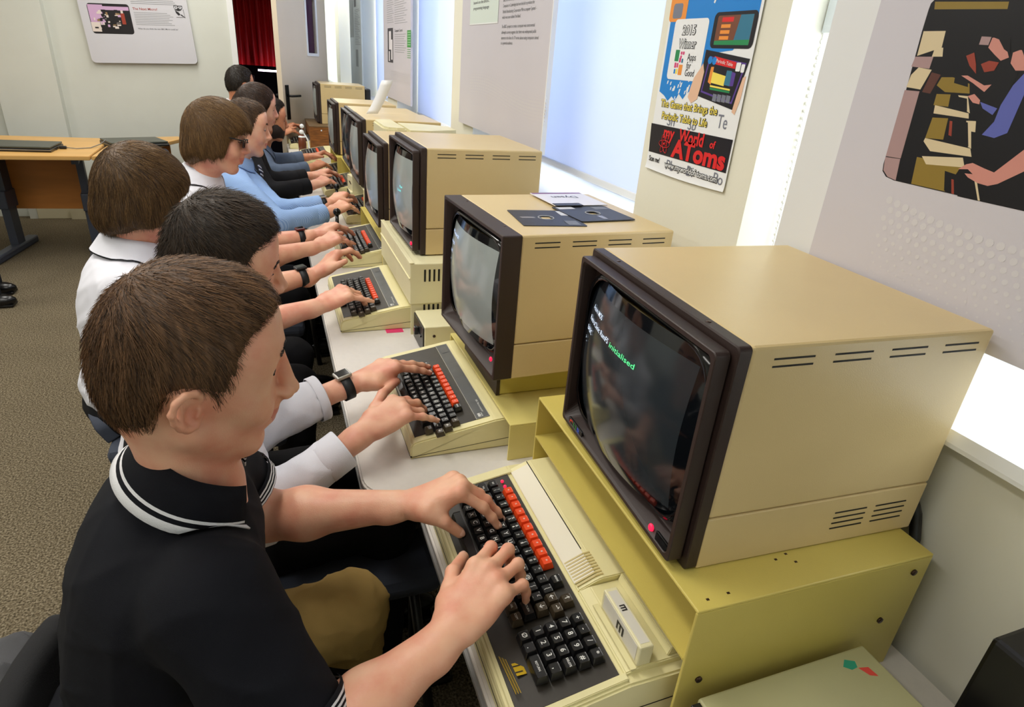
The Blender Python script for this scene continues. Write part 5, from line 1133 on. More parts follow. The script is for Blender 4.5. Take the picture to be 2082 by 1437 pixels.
# hands ------------------------------------------------------------
def add_hand(F, W, d, side, g, nails=None):
    """d: horizontal heading of the hand, side +1 right / -1 left (thumb towards side*y of the hand)"""
    s = g.get('s', 1.0); pit = math.radians(g.get('pitch', 14)); X = np.array(d, float); X /= np.linalg.norm(X); Zu = A(0, 0, 1); Yv = np.cross(Zu, X)*side
    rl = math.radians(g.get('roll', 8)); Yv2 = Yv*math.cos(rl)+Zu*math.sin(rl)
    Xp = X*math.cos(pit)+Zu*math.sin(pit); Yp = Yv2-(Yv2@Xp)*Xp; Yp /= np.linalg.norm(Yp); N = np.cross(Xp, Yp)*side
    if N[2] < 0: N = -N
    L = lambda x, y, z: W+(Xp*x+Yp*y+N*z)*s
    kn = [(.090, .026), (.094, .007), (.088, -.012), (.078, -.030)]
    rad = [(.0092, .0083, .0070), (.0094, .0084, .0071), (.0090, .0080, .0067), (.0080, .0072, .0060)]
    ln = [(.043, .025, .019), (.047, .029, .020), (.043, .027, .019), (.034, .020, .017)]
    fx = g.get('fing', [(28, 50, 62)]*4); spread = g.get('spread', (7, 1, -5, -12))
    F.ell(L(.046, -.002, -.004), A(.046, .034, .0125)*s, np.stack([Xp, Yp, N], 1), .016)
    F.cone(L(-.03, 0, 0), L(.012, 0, 0), .0245*s, .0235*s, .014, flat=N, f=1.28)
    tips = []
    for i in range(4):
        x, y = kn[i]; F.cone(L(.012, y*.62, -.001), L(x-.004, y, 0), .0115*s, .0100*s, .012); F.ell(L(x, y, .0015), A(.0108, .0098, .0100)*s, np.stack([Xp, Yp, N], 1), .010)
        p = L(x, y, -.001); a = math.radians(spread[i]); h = X*math.cos(a)+Yv*math.sin(a)
        for j in range(3):
            b = math.radians(fx[i][j]); dd = h*math.cos(b)-Zu*math.sin(b); q = p+dd*ln[i][j]*s
            r1 = rad[i][j]*s; r2 = (rad[i][j+1] if j < 2 else rad[i][2]*.93)*s
            F.cone(p, q, r1, r2, .0045 if j else .007)
            if j < 2: F.ell(q, A(1, 1, 1)*r2*1.06, None, .004)
            p = q
        tips.append((p, dd, h, rad[i][2]*s, 0))
    th = g.get('thumb', ((.030, .030, -.010), (.058, .052, -.018), (.080, .058, -.024)))
    t0 = L(.018, .018, -.008); pts = [t0]+[L(*q) for q in th]
    if 'thumb_to' in g:
        T = np.array(g['thumb_to'], float); b = L(.032, .030, -.010); m = (b+T)/2+Zu*.008+Yv*.006; pts = [t0, b, m, T]
    F.cone(pts[0], pts[1], .0165*s, .0148*s, .014); F.cone(pts[1], pts[2], .0138*s, .0104*s, .010); F.cone(pts[2], pts[3], .0102*s, .0086*s, .005)
    F.cone(L(.085, .022, -.004), pts[1]*.6+pts[2]*.4, .006*s, .008*s, .012)
    dd = pts[3]-pts[2]; dd /= np.linalg.norm(dd); tips.append((pts[3], dd, X, .0086*s, 1))
    if nails is not None: nails += [(t, Zu, Yv) for t in tips]
    return tips
def skin(name, rgb, rosy):
    if name in MATS: return MATS[name]
    m = mat(name, rgb, .46, bump=.12, bscale=500, sss=.12); nt = m.node_tree; N = nt.nodes; L = nt.links; p = N['Principled BSDF']
    tc = N.new('ShaderNodeTexCoord'); n = N.new('ShaderNodeTexNoise'); n.inputs['Scale'].default_value = 22; n.inputs['Detail'].default_value = 6
    r = N.new('ShaderNodeValToRGB'); r.color_ramp.elements[0].position = .35; r.color_ramp.elements[1].position = .68
    r.color_ramp.elements[0].color = srgb(*rgb); r.color_ramp.elements[1].color = srgb(*rosy)
    L.new(tc.outputs['Object'], n.inputs['Vector']); L.new(n.outputs['Fac'], r.inputs[0]); L.new(r.outputs[0], p.inputs['Base Color']); return m
SK = [skin('skin_fair_warm', (234, 182, 150), (224, 152, 124)), skin('skin_fair', (228, 176, 146), (216, 146, 122)), skin('skin_tanned', (206, 144, 106), (190, 120, 88))]
lipm = mat('lips', (208, 126, 112), .4, sss=.1); nailm = mat('fingernails', (238, 190, 168), .25); lash_shade = mat('lash_and_lid_shade', (40, 28, 22), .7); eyew = mat('eye_white', (226, 220, 214), .2); iris = mat('eye_iris', (52, 44, 38), .1)

def cloth(name, rgb, stripes=False, **k): return mat(name, rgb, k.get('rough', .85), bump=.35, bscale=k.get('bs', 900), spec=.25, var=k.get('var', .04), vscale=12)
def person(g):
    P = np.array(g['head']); R = rotm(*g['rot']); s = g.get('s', 1.0); h = g['h']
    nb = np.array(g['neck']); ch = np.array(g['chest']); pv = np.array(g['pelvis']); w = g.get('sw', .175)
    t = thing('person', g['label'], 'person', (0, 0, 0)); t['group'] = 'people seated along the row of computers'
    SR, SL = np.array(g['SR']), np.array(g['SL']); arms = []
    for sd, S, key in ((1, SR, 'R'), (-1, SL, 'L')):
        if key not in g: continue
        a = g[key]; W = np.array(a['w'], float); d = np.array(a['d'], float); E_ = np.array(a['e'], float) if 'e' in a else ik(S, W-d/np.linalg.norm(d)*.0, .285, .255, a.get('pole', (-.2, -sd*.35, -1)))
        arms.append((sd, S, E_, W, a))
    # --- skin
    pts = [P+A(.13, .12, .16), P-A(.13, .12, .15), nb-A(.08, .08, .12)]
    for (sd, S, E_, W, a) in arms: pts += [S, E_, W, W+A(.2, .12, .08), W-A(.02, .12, .05)]
    lo = np.min(pts, 0)-.07; hi = np.max(pts, 0)+.06
    F = Field(lo, hi, h)
    up_ = (P+R @ A(-.022, 0, -.060))
    F.cone(nb+A(0, 0, -.03), up_, .051, .047, .02, flat=A(0, 1, 0), f=.90)
    F.cone(nb+A(.010, 0, .0), P+R @ A(.008, 0, -.072), .038, .032, .02)
    F.ell(ch*.35+nb*.65-A(0, 0, .05), A(.085, .15, .07), None, .03); F.ell(ch, A(.075, .13, .15), None, .05)
    add_head(F, P, R, g); nails = []
    for (sd, S, E_, W, a) in arms:
        cv = a['cuff'] > .1; F.cone(nb*.5+S*.5-A(0, 0, .05), S-A(0, 0, .015), .04, .036, .04); F.cone(S, E_, .038 if cv or a['cuff'] > 0 else .046, .026 if cv else .038, .02)
        u = (W-E_)/np.linalg.norm(W-E_); m = E_+u*.075
        F.cone(E_, m, .026 if cv else .038, .028 if cv else .0425, .02); F.cone(m, W-u*.02, .028 if cv else .0415, .0255, .02, flat=A(0, 0, 1), f=1.10)
        add_hand(F, W, a['d'], sd, a, nails)
    V, Fc = F.surf(); V = relax(V, Fc, 1, .4)
    me = np_mesh('body', V, Fc); me.materials.append(SK[g['skin']]); me.materials.append(lipm)
    cen = V[Fc].mean(1); q = (cen-P) @ R/s; lip = (q[:, 0] > .076) & ((q[:, 2]+.0588-.0045*(q[:, 1]/.026)**2)**2/.0125**2+q[:, 1]**2/.0275**2 < 1)
    me.polygons.foreach_set('material_index', lip.astype(np.int32)); link('body', me, None, t)
    L = lambda *q: Vector(P+R @ np.array(q, float)*s)
    def onface(y, z, off=.0):
        xs = np.linspace(.125, .03, 120); Q = P+(np.stack([xs, np.full(120, y), np.full(120, z)], 1)*s) @ R.T; d = F.sample(Q); i = int(np.argmax(d < 0)); return L(xs[i]+off, y, z)
    if g.get('face', 1):
        b = MB()
        for q in (-1, 1):
            yy = [q*(.032+.0185*math.cos(a)) for a in np.linspace(0, PI, 9)]; 
            b.tube([onface(y_, g.get('lid', .000)+.006+g.get('ez', 0)-.0035*math.cos((y_-q*.032)/.0185*1.4), .0006) for y_ in yy], g.get('lashw', .0013), 5); b.tube([onface(y_, g.get('lid', .000)+.0145+g.get('ez', 0)-.0035*abs(y_-q*.032)/.0185, .0) for y_ in yy], .0004, 4)  # second thin dark line paints the shade in the eyelid crease
        b.build('lashes_and_lid_shade', lash_shade, t)
        if g.get('open'):
            b = MB()
            for q in (-1, 1): b.sphere(tuple(L(.0738, q*.032, .0095)), .0124, 0, 10)
            b.build('eyeballs', eyew, t); b = MB()
            for q in (-1, 1): b.sphere(tuple(L(.0824, q*.032, .0080)), (.0046, .0046, .0046), 0, 8)
            b.build('irises', iris, t)
        b = MB(); rr = np.random.RandomState(5)
        for q in (-1, 1):
            for k in range(110):
                u = rr.uniform(0, 1); y_ = .012+.036*u; z_ = .0315+g.get('ez', 0)+.006*math.sin(u*2.4)-.005*u+rr.uniform(-.0028, .0028); x_ = .0935-.014*u*u-.004*u
                b.tube([onface(q*y_, z_, .0005), onface(q*(y_+.005), z_+.0012, .0012)], [.0006, .0003], 3, 0, cap=False)
        b.build('eyebrows', hair_mat(*g['haircol']), t)
    if nails and h < .0032:
        for ((p, dd, hh, r, isth), Zu, Yv) in nails:
            b = MB()
            up2 = np.cross(np.cross(dd, Zu), dd) if not isth else np.cross(np.cross(dd, Zu+.6*Yv), dd); up2 = up2/np.linalg.norm(up2); sd = np.cross(dd, up2); c = p-dd*r*.05+up2*r*.60
            Mx = Matrix(((dd[0], sd[0], up2[0], c[0]), (dd[1], sd[1], up2[1], c[1]), (dd[2], sd[2], up2[2], c[2]), (0, 0, 0, 1)))
            bm = bmesh.new(); bmesh.ops.create_uvsphere(bm, u_segments=12, v_segments=8, radius=1)
            for v in bm.verts: v.co = Vector((v.co.x*r*.95, v.co.y*r*.72, v.co.z*r*.42))
            b.bm(bm, 0, Mx, True); b.build('fingernail', nailm, t)
    if g.get('beard'):
        B = Field(P-A(.14, .14, .16), P+A(.14, .14, .06), h); 
        B.ell(P+R @ A(.028, 0, -.050), A(.070, .073, .066), R, .02); B.ell(P+R @ A(.066, 0, -.085), A(.030, .030, .032), R, .02)
        pf = side_poly([(.112, -.040), (.090, -.0445), (.080, -.036), (.05, -.030), (.022, -.005), (.008, -.005), (.004, -.07), (.02, -.14), (.13, -.14), (.13, -.040)])
        X_, Y_, Z_ = [(B.lo[i]+B.h*np.arange(B.n[i])) for i in range(3)]; px, py, pz = (X_-P[0])[:, None, None], (Y_-P[1])[None, :, None], (Z_-P[2])[None, None, :]
        lx = px*R[0, 0]+py*R[1, 0]+pz*R[2, 0]; lz = px*R[0, 2]+py*R[1, 2]+pz*R[2, 2]; B.D = np.maximum(B.D, pf(lx, lz)).astype(np.float32); V, Fc = B.surf()
        me = np_mesh('beard', V, Fc); link('beard', me, mat('beard_dark', (42, 30, 26), .8, bump=.8, bscale=300), t)
    add_hair(t, P, R, g, g.get('hh', h))
    # --- shirt
    hs = g.get('hs', .005); c = g['cloth']
    pts = [nb, ch, pv]
    for (sd, S, E_, W, a) in arms: pts += [S, E_, E_*(1-a['cuff'])+W*a['cuff'] if a['cuff'] > 0 else E_]
    lo = np.min(pts, 0)-A(.16, .14, .08); hi = np.max(pts, 0)+A(.16, .12, .10); F = Field(lo, hi, hs)
    ft = c.get('fat', 1.0); tw = g.get('tw', np.zeros(2))
    F.ell(nb*.55+ch*.45-A(.0, 0, .012), A(.090, .140, .060)*ft, None, .04); F.ell(ch, A(c.get('rx', .118), .172, .170)*ft, None, .05); F.ell((ch+pv)/2, A(c.get('rx', .118)*ft, .158*ft, .20), None, .06); F.ell(pv+A(0, 0, .04), A(.135, .175, .10)*ft, None, .06)
    for (sd, S, E_, W, a) in arms:
        lo_ = a['cuff']; k = c.get('sl', 1.0)
        F.cone(nb*.6+S*.4-A(0, 0, .055), S-A(0, 0, .004), .050, .056*k, .04)
        if lo_ <= 0:   # short sleeve ending on the upper arm
            e = S+(E_-S)*(1+lo_); n_ = (E_-S)/np.linalg.norm(E_-S); F.cone(S, e+n_*.02, .064*k, .062*k, .03, cut=(e, n_)); cf, cn, cr = e, n_, .050
        else:
            F.cone(S, E_, .062*k, .054*k, .03); e = E_+(W-E_)*lo_; n_ = (W-E_)/np.linalg.norm(W-E_); r_ = .036*k if lo_ > .7 else .046*k
            F.cone(E_, e+n_*.02, .053*k, r_, .02, cut=(e, n_)); cf, cn, cr = e, n_, (.031 if lo_ > .7 else .040)
        a['_cf'] = (cf, cn, cr)
    F.ripple(c.get('rip', .006), g['seed'], c.get('wl', .07))
    for (sd, S, E_, W, a) in arms:
        cf, cn, cr = a['_cf']; F.cone(cf-cn*.015, cf+cn*.05, cr, cr, .002, 'sub')
    Fs = F; V, Fc = F.surf(); V = relax(V, Fc, 2, .5); me = np_mesh('shirt', V, Fc); sh = link(c.get('name', 'shirt'), me, c['mat'], t)
    for (sd, S, E_, W, a) in arms:    # cuffs
        cf, cn, cr = a['_cf']; cn = cn/np.linalg.norm(cn); wd = c.get('cuffw', .05 if a['cuff'] > .7 else .02)
        ref = A(0, 0, 1) if abs(cn[2]) < .9 else A(1, 0, 0); u = np.cross(cn, ref); u /= np.linalg.norm(u); v = np.cross(cn, u); b = MB(); R0 = (cr+.0065) if a['cuff'] > 0 else .0660
        prof = [(-wd, .0016), (-wd+.002, .0034), (-.002, .0034), (.0, .0024), (.0, -.0005), (-wd*.5, -.0005)]; vs = []; fs = []; mi = []; nn = 28; bands = c.get('bands')
        if bands: prof = [(-.022, .0014), (-.0195, .0030), (-.0165, .0030), (-.0135, .0030), (-.0105, .0030), (-.0075, .0030), (-.0045, .0030), (-.0015, .0030), (0, .0022), (0, -.001)]
        for (dx, dr) in prof:
            for j in range(nn):
                an = 2*PI*j/nn; rr_ = R0+dr; q = cf+cn*dx+(u*math.cos(an)+v*math.sin(an))*rr_; vs.append(q)
        for i in range(len(prof)-1):
            for j in range(nn): fs.append((i*nn+j, i*nn+(j+1) % nn, (i+1)*nn+(j+1) % nn, (i+1)*nn+j)); mi.append(1 if bands and i in (2, 4, 6) else 0)
        b.v = [tuple(x) for x in vs]; b.f = fs; b.mi = mi; b.sm = [True]*len(fs); b.build('cuff', [c['mat'], c.get('band_mat', c['mat'])], sh)
    if 'collar' in g:
        k = g['collar']; b = MB(); f_ = np.array(k.get('fwd', (1, 0, 0)), float); n_ = np.array(k.get('up', (.25, 0, 1)), float); n_ /= np.linalg.norm(n_); f_ -= (f_@n_)*n_; f_ /= np.linalg.norm(f_); sd = np.cross(n_, f_)
        c0 = nb+np.array(k.get('off', (0, 0, 0)), float); prof = k['prof']; nn = 44; vs = []; fs = []; mi = []; prof = [(r_*k.get('scale', .9), z_, m_) for (r_, z_, m_) in prof]
        for i in range(nn+1):
            th = math.radians(k.get('open', 14))+(2*PI-2*math.radians(k.get('open', 14)))*i/nn; fr = max(0, math.cos(th))**2
            for (r_, z_, m_) in prof:
                rx = r_*(1.02+.10*fr); vs.append(tuple(c0+(f_*math.cos(th)*rx+sd*math.sin(th)*r_*k.get('wide', 1.08))+n_*(z_-k.get('drop', .028)*fr*(1 if z_ > -.01 else 1.4))))
        m_ = len(prof)
        for i in range(nn):
            for j in range(m_-1): fs.append((i*m_+j, i*m_+j+1, (i+1)*m_+j+1, (i+1)*m_+j)); mi.append(prof[j][2])
        VV = np.array(vs); ntop = np.array([0 if (j % m_) < 4 else 1 for j in range(len(vs))])
        for _ in range(6):
            dd = Fs.sample(VV); gg = Fs.grad(VV); inside = (VV > Fs.lo).all(1) & (VV < Fs.lo+Fs.h*Fs.n).all(1)
            push = np.where((ntop > 0) & inside, np.clip(.0045-dd, 0, .02), 0); VV = VV+gg*push[:, None]
        vs = [tuple(v) for v in VV]
        b.v = vs; b.f = fs; b.mi = mi; b.sm = [True]*len(fs); o = b.build('collar', k['mats'], sh); md = o.modifiers.new('s', 'SOLIDIFY'); md.thickness = .0022; md.offset = 0
    # --- trousers
    if g.get('trousers'):
        F = Field(pv-A(.20, .28, .52), pv+A(.66, .28, .16), g.get('ht', .010)); F.ell(pv, A(.14, .18, .115), None, .05)
        for q, kn_ in ((-1, g.get('kneeR')), (1, g.get('kneeL'))):
            kn2 = np.array(kn_) if kn_ is not None else pv+A(.42, q*.10, .02); F.cone(pv+A(.02, q*.085, -.005), kn2, .088, .066, .04); F.cone(kn2, A(kn2[0]-.02, kn2[1], .09), .064, .048, .02)
        F.ripple(g.get('trip', .005), g['seed']+1, .045); V, Fc = F.surf(); V = relax(V, Fc, 2, .5); me = np_mesh('trousers', V, Fc); tr = link('trousers', me, g['trousers'], t)
        for q, kn_ in ((-1, g.get('kneeR')), (1, g.get('kneeL'))):
            kn2 = np.array(kn_) if kn_ is not None else pv+A(.42, q*.10, .02); b = MB(); b.sphere((kn2[0]+.04, kn2[1], .045), (.13, .045, .042)); b.box((kn2[0]-.07, kn2[1]-.042, 0), (kn2[0]+.16, kn2[1]+.042, .02), bev=.008); b.build('shoe', mat('black_leather', (16, 15, 16), .25), t)
    for (sd, S, E_, W, a) in arms:
        if 'watch' in a:
            u = (W-E_)/np.linalg.norm(W-E_); c0 = W-u*a['watch']; top = A(0, 0, 1)-u[2]*u; top /= np.linalg.norm(top); lat = np.cross(u, top)
            wt = thing('wrist_watch', a['wlabel'], 'watch', tuple(c0), 0, None); b = MB(); n = 26; vs = []; fs = []
            ra, rb = .0295*a.get('wk', 1), .0262*a.get('wk', 1); hw = .0105
            for (dx, dr) in ((-hw, .0), (-hw, .0026), (hw, .0026), (hw, 0)):
                for j in range(n): an = 2*PI*j/n; vs.append(tuple(u*dx+lat*math.cos(an)*(ra+dr)+top*math.sin(an)*(rb+dr)))
            for i in range(4):
                for j in range(n): fs.append((i*n+j, i*n+(j+1) % n, ((i+1) % 4)*n+(j+1) % n, ((i+1) % 4)*n+j))
            b.add(vs, fs, 0, True); b.build('strap', a.get('wstrap', mat('watch_strap_black', (22, 24, 28), .55)), wt)
            fa = a.get('wface', 0); cdir = top*math.cos(fa)+lat*math.sin(fa); sdir = np.cross(u, cdir); c1 = cdir*(rb+.004)
            Mx = Matrix(((u[0], sdir[0], cdir[0], c1[0]), (u[1], sdir[1], cdir[1], c1[1]), (u[2], sdir[2], cdir[2], c1[2]), (0, 0, 0, 1)))
            b = MB(); b.box((-.017, -.015, -.003), (.017, .015, .006), bev=.003, mtx=Mx); b.build('watch_case', a.get('wcase', silver), wt)
            b = MB(); b.box((-.013, -.012, .006), (.013, .012, .0068), mtx=Mx); b.build('watch_face', glassm, wt)
    return t

whiteshirt = cloth('white_shirt_cotton', (228, 228, 236)); navy = cloth('navy_polo_pique', (9, 11, 19), bs=1600); khaki = cloth('khaki_trousers', (176, 146, 86)); blacktr = cloth('black_trousers', (16, 16, 20)); blackcard = cloth('black_cardigan', (20, 20, 24)); greysh = cloth('blue_grey_shirt', (92, 106, 128)); suit = cloth('dark_navy_suit', (24, 28, 40)); whiteband = cloth('white_knit_band', (226, 226, 228))
def stripe_mat():
    m = cloth('blue_striped_shirt', (150, 184, 232)); nt = m.node_tree; N = nt.nodes; L = nt.links; p = N['Principled BSDF']
    tc = N.new('ShaderNodeTexCoord'); w_ = N.new('ShaderNodeTexWave'); w_.inputs['Scale'].default_value = 80; w_.bands_direction = 'Y'; w_.inputs['Distortion'].default_value = 0
    r = N.new('ShaderNodeValToRGB'); r.color_ramp.elements[0].position = .35; r.color_ramp.elements[1].position = .6; r.color_ramp.elements[0].color = srgb(134, 170, 226); r.color_ramp.elements[1].color = srgb(166, 196, 238)
    L.new(tc.outputs['Object'], w_.inputs['Vector']); L.new(w_.outputs['Fac'], r.inputs[0]); L.new(r.outputs[0], p.inputs['Base Color']); return m
stripes = stripe_mat()
SHC = [(.066, -.012, 0), (.063, .018, 0), (.068, .026, 0), (.076, .014, 0), (.088, -.012, 0), (.094, -.026, 0)]
POLO = [(.068, -.012, 0), (.066, .020, 0), (.071, .027, 0), (.080, .012, 0), (.0905, -.010, 1), (.0920, -.0135, 0), (.0945, -.0185, 1), (.0990, -.0270, 1)]
TRIM = [(.066, -.012, 0), (.063, .018, 0), (.068, .026, 0), (.076, .014, 0), (.088, -.012, 0), (.095, -.026, 1), (.0965, -.029, 1)]
PEOPLE = [
 dict(label='person in navy polo with white-tipped collar and khaki trousers, nearest the camera', seed=1, h=.0026, hs=.0042, hh=.0022, skin=0,
  head=(-.216, -.307, 1.127), rot=(7.7, 10.9, 2.5), s=1.0, nose=1.3, droop=.006, ez=.010, lashw=.0018, hair='short', haircol=('brown_cropped_hair', (34, 22, 15), (156, 116, 80)), strands=15000, rad=.00042, lid=.001,
  neck=(-.228, -.303, .966), chest=(-.284, -.300, .81), pelvis=(-.34, -.31, .53), SR=(-.212, -.447, .903), SL=(-.268, -.165, .940), kneeR=(-.05, -.50, .50), kneeL=(-.045, -.185, .560),
  cloth=dict(name='polo_shirt', mat=navy, band_mat=whiteband, bands=True, rip=.005, wl=.09, fat=1.0, sl=1.02, rx=.105), trousers=khaki, ht=.006, trip=.009,
  collar=dict(prof=POLO, mats=[navy, whiteband], up=(.50, -.04, 1), off=(.004, 0, .020), drop=.012, open=46),
  R=dict(w=(.050, -.492, .815), d=(.81, .58, 0), e=(-.125, -.552, .745), cuff=-.15, pitch=20, roll=6, fing=[(2, 72, 95), (-2, 70, 95), (0, 72, 92), (8, 66, 85)], thumb_to=(.108, -.352, .797)),
  L=dict(w=(.048, -.238, .818), d=(.96, -.22, 0), e=(-.172, -.135, .757), cuff=-.34, pitch=24, roll=10, fing=[(34, 52, 58), (36, 52, 60), (38, 60, 66), (44, 60, 66)], spread=(6, 1, -4, -10), thumb_to=(.118, -.296, .793))),
 dict(label='person in a white cuffed shirt with thick dark hair, typing on the second keyboard', seed=2, h=.0030, hs=.005, hh=.0028, skin=1,
  head=(-.213, .185, 1.088), rot=(2.3, 12, 5), nose=1.0, hair='short', haircol=('dark_brown_hair', (20, 15, 12), (84, 66, 48)), strands=9000, rad=.0006, lift=1.8, top=.026, lid=-.001,
  neck=(-.255, .175, .938), chest=(-.275, .165, .80), pelvis=(-.36, .16, .53), SR=(-.245, .010, .885), SL=(-.265, .335, .90),
  cloth=dict(mat=whiteshirt, rip=.006), trousers=blacktr, collar=dict(prof=SHC, mats=[whiteshirt], up=(.3, 0, 1), off=(.004, 0, .020), drop=.012),
  R=dict(w=(.020, .018, .802), d=(.86, .51, 0), e=(-.190, -.058, .700), cuff=.78, pitch=12, fing=[(22, 38, 45), (20, 50, 62), (26, 60, 72), (14, 26, 32)], spread=(3, 0, -6, -20), thumb_to=(.112, .208, .800)),
  L=dict(w=(.025, .212, .806), d=(.93, .36, 0), e=(-.20, .135, .765), cuff=.66, pitch=12, fing=[(16, 24, 28), (12, 22, 26), (16, 26, 30), (18, 28, 32)], thumb_to=(.112, .240, .797), watch=.028, wlabel='black square-faced watch on the wrist beside the white shirt cuff')),
 dict(label='person with a brown bowl haircut seen from behind, in a white shirt', seed=3, h=.0038, hs=.006, hh=.003, skin=1,
  head=(-.438, .835, 1.083), rot=(38, 16, 0), hair='bowl', ears=0, haircol=('brown_bowl_hair', (44, 28, 16), (128, 97, 58)), strands=9000, rad=.0007, face=0,
  neck=(-.480, .825, .930), chest=(-.500, .82, .79), pelvis=(-.52, .80, .53), SR=(-.465, .668, .875), SL=(-.49, .985, .885),
  cloth=dict(mat=whiteshirt, rip=.007), trousers=blacktr, collar=dict(prof=TRIM, mats=[whiteshirt, blackcard], up=(.25, .1, 1), fwd=(.8, .4, 0), off=(0, 0, .024), drop=.012),
  R=dict(w=(-.015, .672, .812), d=(.86, .5, 0), e=(-.245, .575, .79), cuff=.02, pitch=14, fing=[(24, 40, 48), (26, 52, 62), (28, 56, 66), (12, 18, 22)], spread=(3, 0, -6, -22)),
  L=dict(w=(-.01, .912, .825), d=(.86, .5, 0), e=(-.245, .83, .80), cuff=.02, pitch=34, roll=26, fing=[(-6, 30, 48), (-4, 34, 50), (0, 40, 55), (10, 44, 60)], watch=.045, wlabel='black strapped watch on the raised wrist by the third keyboard', wcase=mat('watch_case_black', (26, 27, 30), .3))),
 dict(label='person with shaggy brown hair, glasses and a white shirt at the fourth keyboard', seed=4, h=.0042, hs=.007, hh=.0034, skin=1,
  head=(-.289, 1.523, 1.145), rot=(-6, 12.7, -8), hair='shaggy', ears=0, haircol=('light_brown_hair', (64, 42, 22), (146, 112, 68)), strands=9000, rad=.0007, open=1, fringe=.052,
  neck=(-.36, 1.555, .985), chest=(-.41, 1.56, .84), pelvis=(-.50, 1.56, .53), SR=(-.365, 1.40, .93), SL=(-.38, 1.72, .935),
  cloth=dict(mat=whiteshirt, rip=.007), trousers=blacktr, collar=dict(prof=TRIM, mats=[whiteshirt, blackcard], up=(.3, 0, 1), off=(.005, 0, .024), drop=.012),
  R=dict(w=(.020, 1.262, .812), d=(.80, .6, 0), e=(-.215, 1.165, .79), cuff=.02, pitch=14, fing=[(24, 42, 50), (24, 48, 58), (24, 50, 60), (14, 22, 26)]),
  L=dict(w=(.020, 1.410, .815), d=(.85, .5, 0), e=(-.225, 1.36, .79), cuff=.02, pitch=16, fing=[(22, 36, 46)]*4, watch=.05, wlabel='chunky black and red watch on the forearm at the fourth keyboard', wcase=mat('watch_case_darkred', (92, 22, 22), .3))),
 dict(label='person in a light blue striped shirt and dark striped tie', seed=5, h=.0048, hs=.008, hh=.004, skin=0,
  head=(-.212, 2.145, 1.110), rot=(3.8, 10, -8), hair='short', haircol=('short_brown_hair', (40, 28, 20), (120, 90, 62)), strands=7000, rad=.0009, open=1,
  neck=(-.265, 2.16, .955), chest=(-.315, 2.16, .82), pelvis=(-.42, 2.16, .53), SR=(-.275, 1.985, .905), SL=(-.285, 2.33, .91),
  cloth=dict(mat=stripes, rip=.007), trousers=blacktr, collar=dict(prof=SHC, mats=[stripes], up=(.3, 0, 1), off=(.004, 0, .020), drop=.012),
  R=dict(w=(.122, 1.805, .812), d=(.70, .71, 0), e=(-.105, 1.70, .785), cuff=.86, pitch=12, fing=[(20, 36, 44)]*4),
  L=dict(w=(.130, 1.975, .815), d=(.70, .71, 0), e=(-.105, 1.90, .79), cuff=.80, pitch=16, fing=[(20, 44, 56)]*4, watch=.035, wlabel='dark watch at the blue striped cuff', wcase=silver)),
 dict(label='person with long dark hair in a black cardigan', seed=6, h=.0055, hs=.009, hh=.0045, skin=1,
  head=(-.160, 2.62, 1.158), rot=(8, 10, 0), s=.95, hair='long', ears=0, haircol=('long_dark_hair', (24, 16, 12), (84, 58, 40)), strands=6000, rad=.0010,
  neck=(-.215, 2.62, .995), chest=(-.26, 2.62, .85), pelvis=(-.36, 2.62, .53), SR=(-.225, 2.46, .935), SL=(-.235, 2.78, .94),
  cloth=dict(name='cardigan', mat=blackcard, rip=.006), trousers=blacktr,
  R=dict(w=(.090, 2.405, .812), d=(.70, .71, 0), e=(-.14, 2.32, .785), cuff=.88, pitch=12, fing=[(18, 34, 42)]*4),
  L=dict(w=(.095, 2.655, .815), d=(.92, .38, 0), e=(-.14, 2.58, .79), cuff=.85, pitch=14, fing=[(18, 34, 42)]*4)),
 dict(label='bearded person in a blue-grey shirt past the person in the black cardigan', seed=7, h=.0055, hs=.009, hh=.0045, skin=2,
  head=(-.108, 3.139, 1.053), rot=(13, 9, -4), s=1.03, hair='short', haircol=('black_brown_hair', (16, 12, 11), (66, 52, 42)), strands=5000, rad=.0010, beard=1,
  neck=(-.165, 3.14, .905), chest=(-.22, 3.14, .77), pelvis=(-.34, 3.14, .52), SR=(-.175, 2.965, .85), SL=(-.185, 3.31, .86),
  cloth=dict(mat=greysh, rip=.007), trousers=blacktr, collar=dict(prof=SHC, mats=[greysh], up=(.35, 0, 1)),
  R=dict(w=(.115, 2.93, .812), d=(.65, .76, 0), e=(-.115, 2.84, .785), cuff=.86, pitch=12, fing=[(18, 34, 42)]*4),
  L=dict(w=(.125, 3.26, .825), d=(.98, -.1, 0), e=(-.12, 3.21, .795), cuff=.80, pitch=20, fing=[(20, 44, 52)]*4)),
 dict(label='person in a dark suit at the far end, looking away by the doorway', seed=8, h=.006, hs=.010, hh=.005, skin=2,
  head=(-.285, 4.32, 1.172), rot=(38, 8, 0), s=1.0, hair='short', haircol=('black_hair', (14, 12, 11), (62, 50, 38)), strands=3000, rad=.0012,
  neck=(-.325, 4.31, 1.015), chest=(-.36, 4.31, .87), pelvis=(-.42, 4.31, .53), SR=(-.335, 4.15, .955), SL=(-.335, 4.47, .955),
  cloth=dict(name='jacket', mat=suit, rip=.005), trousers=blacktr, collar=dict(prof=SHC, mats=[whiteband], up=(.25, 0, 1), fwd=(.8, .5, 0), off=(0, 0, .012)),
  R=dict(w=(-.02, 4.33, .83), d=(.8, .6, 0), e=(-.235, 4.20, .79), cuff=.88, pitch=20, fing=[(16, 34, 42)]*4),
  L=dict(w=(.0, 4.53, .84), d=(.9, .4, 0), e=(-.23, 4.50, .80), cuff=.85, pitch=26, fing=[(10, 36, 46)]*4)),
]
for g in PEOPLE: person(g)
